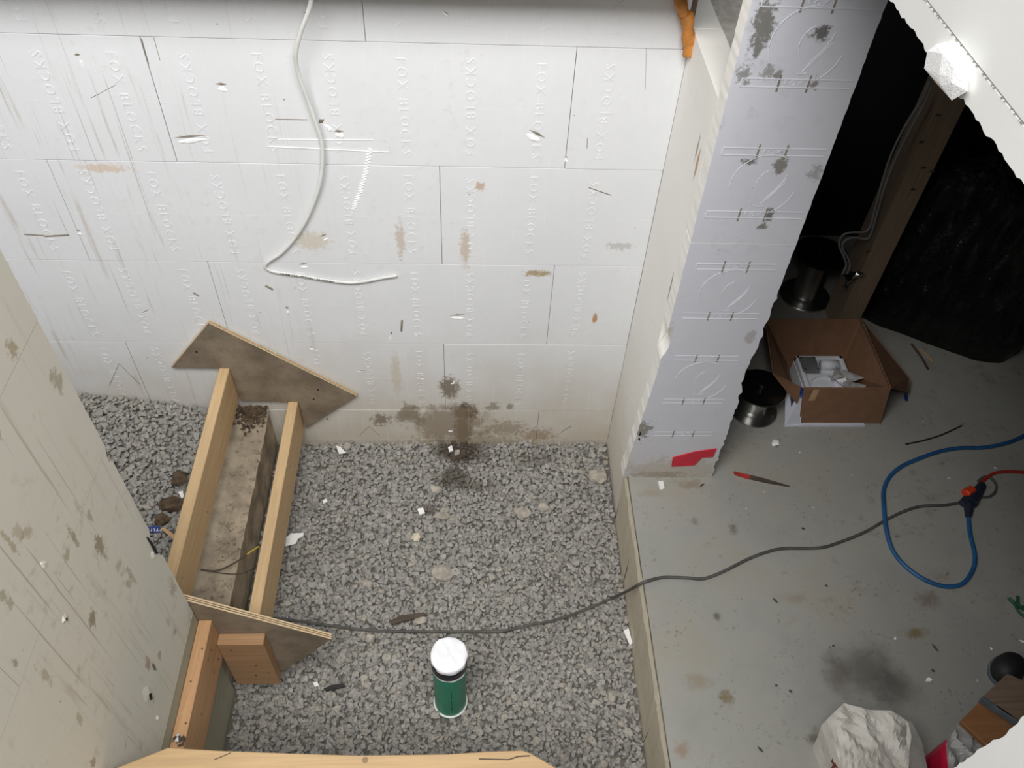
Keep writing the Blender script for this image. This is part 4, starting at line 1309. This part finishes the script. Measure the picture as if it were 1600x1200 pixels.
for k in range(5):
    c = Vector((tx0 + 0.14 + r.uniform(-0.02, 0.04), ty0 + 0.07 + r.uniform(-0.03, 0.05), tz + 0.004))
    mb.hull([c + Vector((r.gauss(0, .025), r.gauss(0, .025), abs(r.gauss(0, .012)))) for _ in range(9)])
fb = part('plastic_packet', mb, M['film']); tag(fb, 'crumpled clear plastic packet in the white tray', 'packet')

# steel flanged spools
def spool(cx, cy, R, h, label):
    t = root('steel_spool', (cx, cy, SZ), label, 'spool', 'flanged steel spools behind the jamb')
    part('lower_flange', MB().lathe([(R, 0.0), (R, 0.006), (R * 0.98, 0.009), (R * 0.55, 0.012)], (cx, cy, SZ), 56), M['steel'], t, smooth=False)
    part('barrel', MB().lathe([(R * 0.56, 0.01), (R * 0.52, 0.03), (R * 0.52, h - 0.03), (R * 0.56, h - 0.01)], (cx, cy, SZ), 56), M['steel'], t, smooth=True)
    part('upper_flange', MB().lathe([(R * 0.55, h - 0.012), (R * 0.98, h - 0.009), (R, h - 0.006), (R, h), (R * 0.3, h + 0.002)], (cx, cy, SZ), 56), M['black_metal'], t, smooth=False)
    part('hub', MB().lathe([(R * 0.22, 0), (R * 0.22, 0.02), (R * 0.12, 0.026)], (cx, cy, SZ + h), 24), M['black_metal'], t, smooth=False)
    for k in range(3):
        a = 0.5 + k * 2.1
        part('bolt_hole', MB().lathe([(R * 0.07, 0), (R * 0.07, 0.0012)], (cx + R * 0.78 * math.cos(a - 1.0), cy + R * 0.78 * math.sin(a - 1.0), SZ + 0.0088), 12), M['dark_gap'] if R > 0.11 else M['white_pvc'], t)
q = on(1176, 640, 2, SZ); spool(q.x, q.y, 0.100, 0.14, 'small flanged steel spool on the slab beside the jamb foot')
q = on(1257, 462, 2, SZ); spool(q.x, q.y, 0.118, 0.26, 'larger flanged steel spool behind the cardboard box')
q = on(1327, 437, 1, PYF - 0.03)
fc = root('foil_scrap', q, 'crumpled shiny foil hanging beside the post', 'scrap')
for k in range(6):
    r = random.Random(k + 60)
    c = q + Vector((r.uniform(-0.02, 0.02), r.uniform(-0.01, 0.01), r.uniform(-0.05, 0.04)))
    part('crumple', MB().hull([c + Vector((r.gauss(0, .013), r.gauss(0, .008), r.gauss(0, .016))) for _ in range(7)]), M['black_metal'] if k % 2 else M['steel'], fc)

# big black plastic bag in the dark
def black_bag():
    A, B = on(1352, 505, 2, SZ), on(1526, 566, 2, SZ)
    vs, fs = [], []
    NU, NV = 72, 26
    d = (B - A)
    n = Vector((-d.y, d.x, 0)).normalized()     # to the back
    if n.y < 0: n = -n
    cx = A + d * 0.55 + n * 0.24
    for j in range(NV + 1):
        t = j / NV
        z = SZ + 0.86 * t
        k = (1 - 0.30 * t ** 2.2) * (1 if t < 0.9 else (1 - (t - 0.9) * 6.0))
        for i in range(NU):
            a = 2 * math.pi * i / NU
            ca, sa = math.cos(a), math.sin(a)
            e = 0.45
            px = math.copysign(abs(ca) ** e, ca) * 0.36 * k
            py = math.copysign(abs(sa) ** e, sa) * 0.23 * k
            p = cx + d.normalized() * px + n * py
            w = mnoise.noise(Vector((p.x * 6, p.y * 6, z * 5))) * 0.035 + abs(mnoise.noise(Vector((p.x * 15 + z * 6, p.y * 15, z * 4)))) * 0.03
            if t < 0.04: w *= 0.3
            p = p + (p - cx).normalized() * w
            vs.append((p.x, p.y, z))
    for j in range(NV):
        for i in range(NU):
            a, b = j * NU + i, j * NU + (i + 1) % NU
            fs.append((a, b, b + NU, a + NU))
    fs.append(tuple(range(NV * NU, NV * NU + NU)))
    return MB().add(vs, fs)
bb_ = part('plastic_bag', black_bag(), M['bag_black'], None, smooth=True)
tag(bb_, 'big black plastic bag slumped behind the post', 'bag')
for i, (a, b, lb) in enumerate((((1424, 537), (1450, 577), 'dark thin stick poking from under the black bag'), ((1437, 545), (1458, 566), 'shorter pale stick beside the black bag'))):
    A, B = on(a[0], a[1], 2, SZ + 0.006), on(b[0], b[1], 2, SZ + 0.006)
    tag(part('stick', MB().tube([A, A.lerp(B, .5) + Vector((0.006, 0, 0)), B], 0.005, 6), M['stick'] if i == 0 else M['shim']), lb, 'stick', 'sticks by the black bag')

# ------------------------------------------------------------------ small litter on the slab
ps = root('painted_stick', on(1190, 750, 2, SZ), 'dark splintered stick with red tip on the slab', 'stick')
A, B = on(1148, 740, 2, SZ + 0.006), on(1234, 760, 2, SZ + 0.006)
part('shaft', MB().prism([(A.lerp(B, .2).x, A.lerp(B, .2).y - .008), (A.lerp(B, .6).x, A.lerp(B, .6).y - .007), (B.x, B.y), (A.lerp(B, .55).x, A.lerp(B, .55).y + .008), (A.lerp(B, .2).x, A.lerp(B, .2).y + .009)], 2, SZ + 0.001, SZ + 0.010), M['stick'], ps)
part('red_tip', MB().prism([(A.x, A.y - .004), (A.lerp(B, .24).x, A.lerp(B, .24).y - .010), (A.lerp(B, .30).x, A.lerp(B, .30).y + .006), (A.x - .002, A.y + .008)], 2, SZ + 0.001, SZ + 0.0115), M['stick_red'], ps)
def scrap(pts, z, th, mat, name, label, cat, group=None):
    P = [on(x, y, 2, z) for x, y in pts]
    o = part(name, MB().prism([(p.x, p.y) for p in P], 2, z, z + th), M[mat])
    return tag(o, label, cat, group)
scrap([(1028, 753), (1036, 752), (1038, 764), (1031, 766)], SZ + 0.001, 0.004, 'paper', 'paper_scrap', 'white paper scrap on the slab near the jamb foot', 'scrap')
c = on(1211, 693, 2, SZ + 0.012)
r = random.Random(12)
tag(part('foam_crumb', MB().hull([c + Vector((r.gauss(0, .009), r.gauss(0, .009), r.gauss(0, .007) * 0.8)) for _ in range(14)]), M['paper']), 'crumpled white foam crumb in front of the cardboard box', 'crumb')
SPECK = ['tiny white speck left of two on the slab above the dark cord', 'tiny white speck on the slab left of the blue cord curve', 'white speck inside the blue loop left of the connector',
         'white speck beside the red cord near the connector', 'white speck on the slab above the short black wire', 'white speck right of the black bag foot', 'faint white speck between painted stick and blue cord',
         'white speck just below the red-tipped stick', 'white speck beside the olive stain', 'white speck left of the speck at the right edge', 'bright white speck right of the dark stain',
         'white speck above the black rubber toe', 'white speck at the right edge above the rubber toe', 'white speck just under the blue loop', 'white speck below the white foam crumb', 'white speck in mid slab under the dark cord']
for i, (x, y, w_) in enumerate([(1166, 795, .005), (1271, 793, .005), (1483, 747, .006), (1555, 731, .006), (1442, 658, .005), (1570, 533, .006), (1332, 743, .004), (1195, 769, .004), (1399, 998, .005), (1549, 1013, .007),
                                (1451, 1061, .007), (1528, 1063, .005), (1598, 1003, .008), (1515, 925, .004), (1250, 707, .004), (1290, 915, .006)]):
    c = on(x, y, 2, SZ + 0.002)
    r = random.Random(200 + i)
    tag(part('foam_speck', MB().hull([c + Vector((r.gauss(0, w_ * .6), r.gauss(0, w_ * .6), abs(r.gauss(0, w_ * .4)) - 0.001)) for _ in range(8)]), M['paper']),
        SPECK[i], 'speck', 'foam specks on the slab')
CHIP = ['longest dark chip right of the olive stain', 'small dark chip below the longest chip', 'dark chip left of the paper sack', 'slanted dark chip in mid slab below the cord', 'tiny dark chip at the rim of the dark stain',
        'tiny dark chip left of the dark stain', 'dark chip between olive spot and paper sack', 'small dark chip beside a white speck in mid slab', 'dark chip in the dirt at the jamb foot', 'dark chip just above the dark cord']
for i, (x, y, l, a) in enumerate([(1461, 1012, .03, 1.2), (1458, 1048, .012, .5), (1188, 1171, .02, .9), (1211, 938, .022, 1.0), (1302, 1009, .008, 0), (1213, 1071, .008, 0), (1235, 1080, .012, .8), (1291, 915, .012, .3), (1097, 758, .02, 2.6), (1255, 826, .014, .4)]):
    c = on(x, y, 2, SZ + 0.003)
    dv = Vector((math.cos(a), -math.sin(a), 0)) * l * 0.5
    tag(part('dirt_chip', MB().tube([c - dv, c, c + dv], [0.0015, 0.0045, 0.0015], 5), M['stick']), CHIP[i], 'chip', 'dirt chips on the slab')

# ------------------------------------------------------------------ litter on the gravel
G2 = GZ + 0.018
scrap([(447, 840), (455, 834), (475, 833), (474, 838), (466, 842), (462, 850), (446, 854)], G2, 0.003, 'paper', 'paper_scrap', 'torn white paper sticking out beside the lower form board', 'scrap')
scrap([(525, 697), (532, 699), (541, 708), (530, 710)], G2, 0.004, 'paper', 'paper_scrap', 'white paper scrap on gravel near the plywood plate tip', 'scrap')
scrap([(652, 797), (661, 795), (664, 803), (656, 806)], G2, 0.01, 'paper', 'foam_bit', 'white foam bit on gravel beside tan stone', 'scrap')
scrap([(974, 986), (982, 982), (988, 1005), (984, 1009)], G2, 0.003, 'paper', 'paper_scrap', 'white paper sliver on gravel against the slab edge strip', 'scrap')
scrap([(504, 783), (510, 780), (512, 784), (506, 788)], G2, 0.006, 'paper', 'foam_bit', 'tiny white foam bit right of the lower form board', 'scrap')
scrap([(700, 700), (706, 697), (708, 705), (702, 707)], G2, 0.006, 'paper', 'foam_bit', 'tiny white foam bit in the damp gravel by the stain', 'scrap')
scrap([(489, 1067), (496, 1066), (499, 1072), (492, 1074)], G2 - 0.01, 0.006, 'paper', 'foam_bit', 'tiny white foam bit on gravel near the lumber block', 'scrap')
scrap([(258, 636), (278, 633), (280, 637), (262, 640)], -1.585, 0.004, 'paper', 'paper_scrap', 'white paper strip on the left gravel by the back wall', 'scrap')
scrap([(279, 770), (286, 768), (288, 777), (284, 780)], -1.585, 0.006, 'paper', 'foam_bit', 'white foam bit on the left gravel beside the higher form board', 'scrap')
scrap([(608, 971), (632, 962), (662, 958), (668, 962), (640, 970), (612, 977)], G2, 0.008, 'stick', 'wood_chip', 'long brown splinter of wood on the gravel above the pipe', 'chip')
scrap([(506, 1077), (520, 1071), (538, 1069), (540, 1074), (522, 1078), (510, 1081)], G2, 0.007, 'rubber', 'dark_chip', 'charred dark chip on gravel right of the lumber block', 'chip')
scrap([(251, 826), (258, 826), (284, 844), (280, 852)], -1.575, 0.006, 'shim', 'wood_shim', 'tan wood shim between blue wrapper and form board', 'shim')
wz = -1.575
wr_ = root('blue_wrapper', on(236, 828, 2, wz), 'dark blue wrapper with white letters on the left gravel', 'wrapper')
P = [on(x, y, 2, wz) for x, y in ((223, 824), (250, 822), (251, 832), (225, 834))]
part('sheet', MB().prism([(p.x, p.y) for p in P], 2, wz, wz + 0.003), M['wrapper_blue'], wr_)
tm_ = text_mesh('FYLITE', 0.017, 0.0003, 'wrapper_text'); tm_.materials.clear(); tm_.materials.append(M['paper'])
t = bpy.data.objects.new('lettering', tm_); COL.objects.link(t); t.parent = wr_
t.matrix_parent_inverse = Matrix.Translation(-wr_.location)
q = on(239, 828, 2, wz + 0.0034); t.location = q; t.rotation_euler = (0, 0, math.pi + 0.05)

# ------------------------------------------------------------------ sacks and offcuts at the lower right
def sack(outline_px, ztop, zbot, mats, name, label, seed, fold=0.02, shrink=0.85):
    top = [on(x, y, 2, ztop) for x, y in outline_px]
    # resample
    pts = [top[i].lerp(top[(i + 1) % len(top)], k / 5) for i in range(len(top)) for k in range(5)]
    n = len(pts)
    c = sum(pts, Vector()) / n
    rings = [(zbot, shrink), (zbot + (ztop - zbot) * 0.35, shrink * 1.05), (zbot + (ztop - zbot) * 0.75, 0.99)] + [(ztop, k) for k in (1.0, 0.93, 0.84, 0.74, 0.64, 0.54, 0.44, 0.34, 0.24, 0.14, 0.05)]
    vs, fs = [], []
    off = Vector((0.012, -0.008, 0))
    for q, (z, k) in enumerate(rings):
        for i, p in enumerate(pts):
            d = (p - c) * k + off * (1 - k)
            v = Vector((d.x * 13 + seed, d.y * 13 + d.x * 4, 0))
            h = 0.0
            if q >= 3:
                rid = 1 - abs(mnoise.noise(v)) * 2.2
                rid2 = 1 - abs(mnoise.noise(v * 2.3 + Vector((7, 3, 0)))) * 2.2
                h = fold * (rid * 0.9 + rid2 * 0.45 - 0.8) * min(1.0, (1.04 - k) * 5)
            else:
                w = mnoise.noise(Vector((d.x * 22 + seed, d.y * 22, z * 12)))
                d = d * (1 + 0.05 * w)
            vs.append((c.x + d.x, c.y + d.y, z + h))
    for q in range(len(rings) - 1):
        for i in range(n):
            a, b = q * n + i, q * n + (i + 1) % n
            fs.append((a, b, b + n, a + n))
    m = len(rings) - 1
    fs.append(tuple(range(m * n, m * n + n)))
    fs.append(tuple(range(n - 1, -1, -1)))
    return MB().add(vs, fs), c
ms, c = sack([(1292, 1124), (1319, 1098), (1358, 1109), (1392, 1110), (1420, 1128), (1424, 1150), (1418, 1215), (1395, 1255), (1330, 1225), (1308, 1180)], SZ + 0.20, SZ, None, 'paper_sack', '', 1.0, 0.017)
t = root('paper_sack', (c.x, c.y, SZ), 'crumpled white paper sack standing on the slab at the bottom', 'sack')
part('paper', ms, M['sack'], t)
g_ = [on(x, y, 2, SZ + 0.195) for x, y in ((1402, 1131), (1424, 1127), (1441, 1160), (1452, 1215), (1425, 1215), (1416, 1165))]
gg = MB()
gg.hull([p for p in g_] + [p + Vector((0.004, 0, -0.17)) for p in g_])
part('grey_lining', gg, M['sack_grey'], t)
for k in range(9):
    r = random.Random(k + 400)
    q = on(1306 + r.uniform(0, 14), 1172 + k * 4, 2, SZ + 0.16)
    part('print_mark', MB().hull([q + Vector((r.gauss(0, .007) - 0.008, r.gauss(0, .007) - 0.008, r.gauss(0, .006))) for _ in range(6)]), M['sack_print'], t)
ms, c = sack([(1480, 1160), (1498, 1128), (1520, 1138), (1545, 1150), (1560, 1180), (1545, 1240), (1500, 1240), (1484, 1200)], SZ + 0.20, SZ, None, 'plastic_bag', '', 5.0, 0.03)
t = root('plastic_sack', (c.x, c.y, SZ), 'grey plastic bag with red side at the lower right', 'bag')
part('film', ms, M['film'], t)
g_ = [on(x, y, 2, SZ + 0.19) for x, y in ((1470, 1170), (1479, 1155), (1484, 1190), (1490, 1230), (1474, 1230))]
part('red_side', MB().hull([p for p in g_] + [p + Vector((0.0, 0, -0.16)) for p in g_]), M['film_red'], t)
def offcut(px4, ztop, th, mat, label, edge=None):
    P = [on(x, y, 2, ztop) for x, y in px4]
    t = root('board_offcut', (sum(p.x for p in P) / 4, sum(p.y for p in P) / 4, ztop - th), label, 'board', 'board offcuts in the lower right corner')
    part('board', MB().prism([(p.x, p.y) for p in P], 2, ztop - th, ztop), M[mat], t, 0.002)
    if edge:
        a, b = P[edge[0]], P[edge[1]]
        n = Vector((-(b - a).y, (b - a).x, 0)).normalized() * 0.006
        part('edge_strip', MB().add([a - n, b - n, b + n, a + n, *[q + Vector((0, 0, 0.0008)) - Vector((0, 0, th * .9)) for q in (a - n, b - n, b + n, a + n)]],
             [(0, 1, 2, 3), (7, 6, 5, 4), (0, 4, 5, 1), (1, 5, 6, 2), (2, 6, 7, 3), (3, 7, 4, 0)]), M[edge[2]], t)
offcut([(1501, 1127), (1535, 1092), (1605, 1135), (1570, 1190)], SZ + 0.245, 0.02, 'wood_brown', 'brown board offcut leaning over the grey plastic bag')
offcut([(1535, 1090), (1575, 1052), (1660, 1090), (1625, 1150)], SZ + 0.275, 0.025, 'wood_grey', 'weathered grey-brown board offcut at the right edge', (0, 3, 'grey_edge'))
dr = root('timber_stack', on(1580, 1110, 2, SZ), 'dark timber blocks carrying the board offcuts', 'timber')
q0, q1 = on(1560, 1120, 2, SZ + 0.2), on(1640, 1150, 2, SZ + 0.2)
part('block', MB().box(q0.x, q1.x + 0.1, q1.y - 0.12, q0.y, SZ, SZ + 0.224), M['wood_grey'], dr, 0.003)
bo = root('rubber_boot', on(1580, 1040, 2, SZ), 'round black rubber toe beside the board offcuts', 'boot')
q = on(1578, 1042, 2, SZ + 0.04)
mb = MB()
prof = [(0.052, -0.04), (0.058, -0.02), (0.055, 0.005), (0.042, 0.025), (0.02, 0.033)]
m_ = MB().lathe(prof, (0, 0, 0), 28)
m_.v = [(q.x + a[0] * 0.95 + a[1] * 0.3, q.y + a[1] * 0.9, q.z + a[2]) for a in m_.v]
part('toe', m_, M['rubber'], bo, smooth=True)
m_ = MB().lathe([(0.058, -0.04), (0.062, -0.038), (0.062, -0.028), (0.057, -0.026)], (0, 0, 0), 28, caps=False)
m_.v = [(q.x + a[0] * 0.95 + a[1] * 0.3, q.y + a[1] * 0.9, q.z + a[2]) for a in m_.v]
part('sole_rim', m_, M['grey_edge'], bo)
gt = root('green_twine', on(1592, 945, 2, SZ), 'green plastic twine scrap at the right edge of the slab', 'twine')
for k, pl in enumerate(([(1576, 934), (1586, 944), (1596, 950), (1612, 958)], [(1590, 932), (1592, 946), (1606, 950)], [(1584, 942), (1592, 956), (1602, 964)])):
    part('strand', MB().tube(smooth_path(pix(pl, SZ + 0.006 + k * 0.006), 4), 0.0065 - k * 0.001, 6), M['green_plastic'], gt)
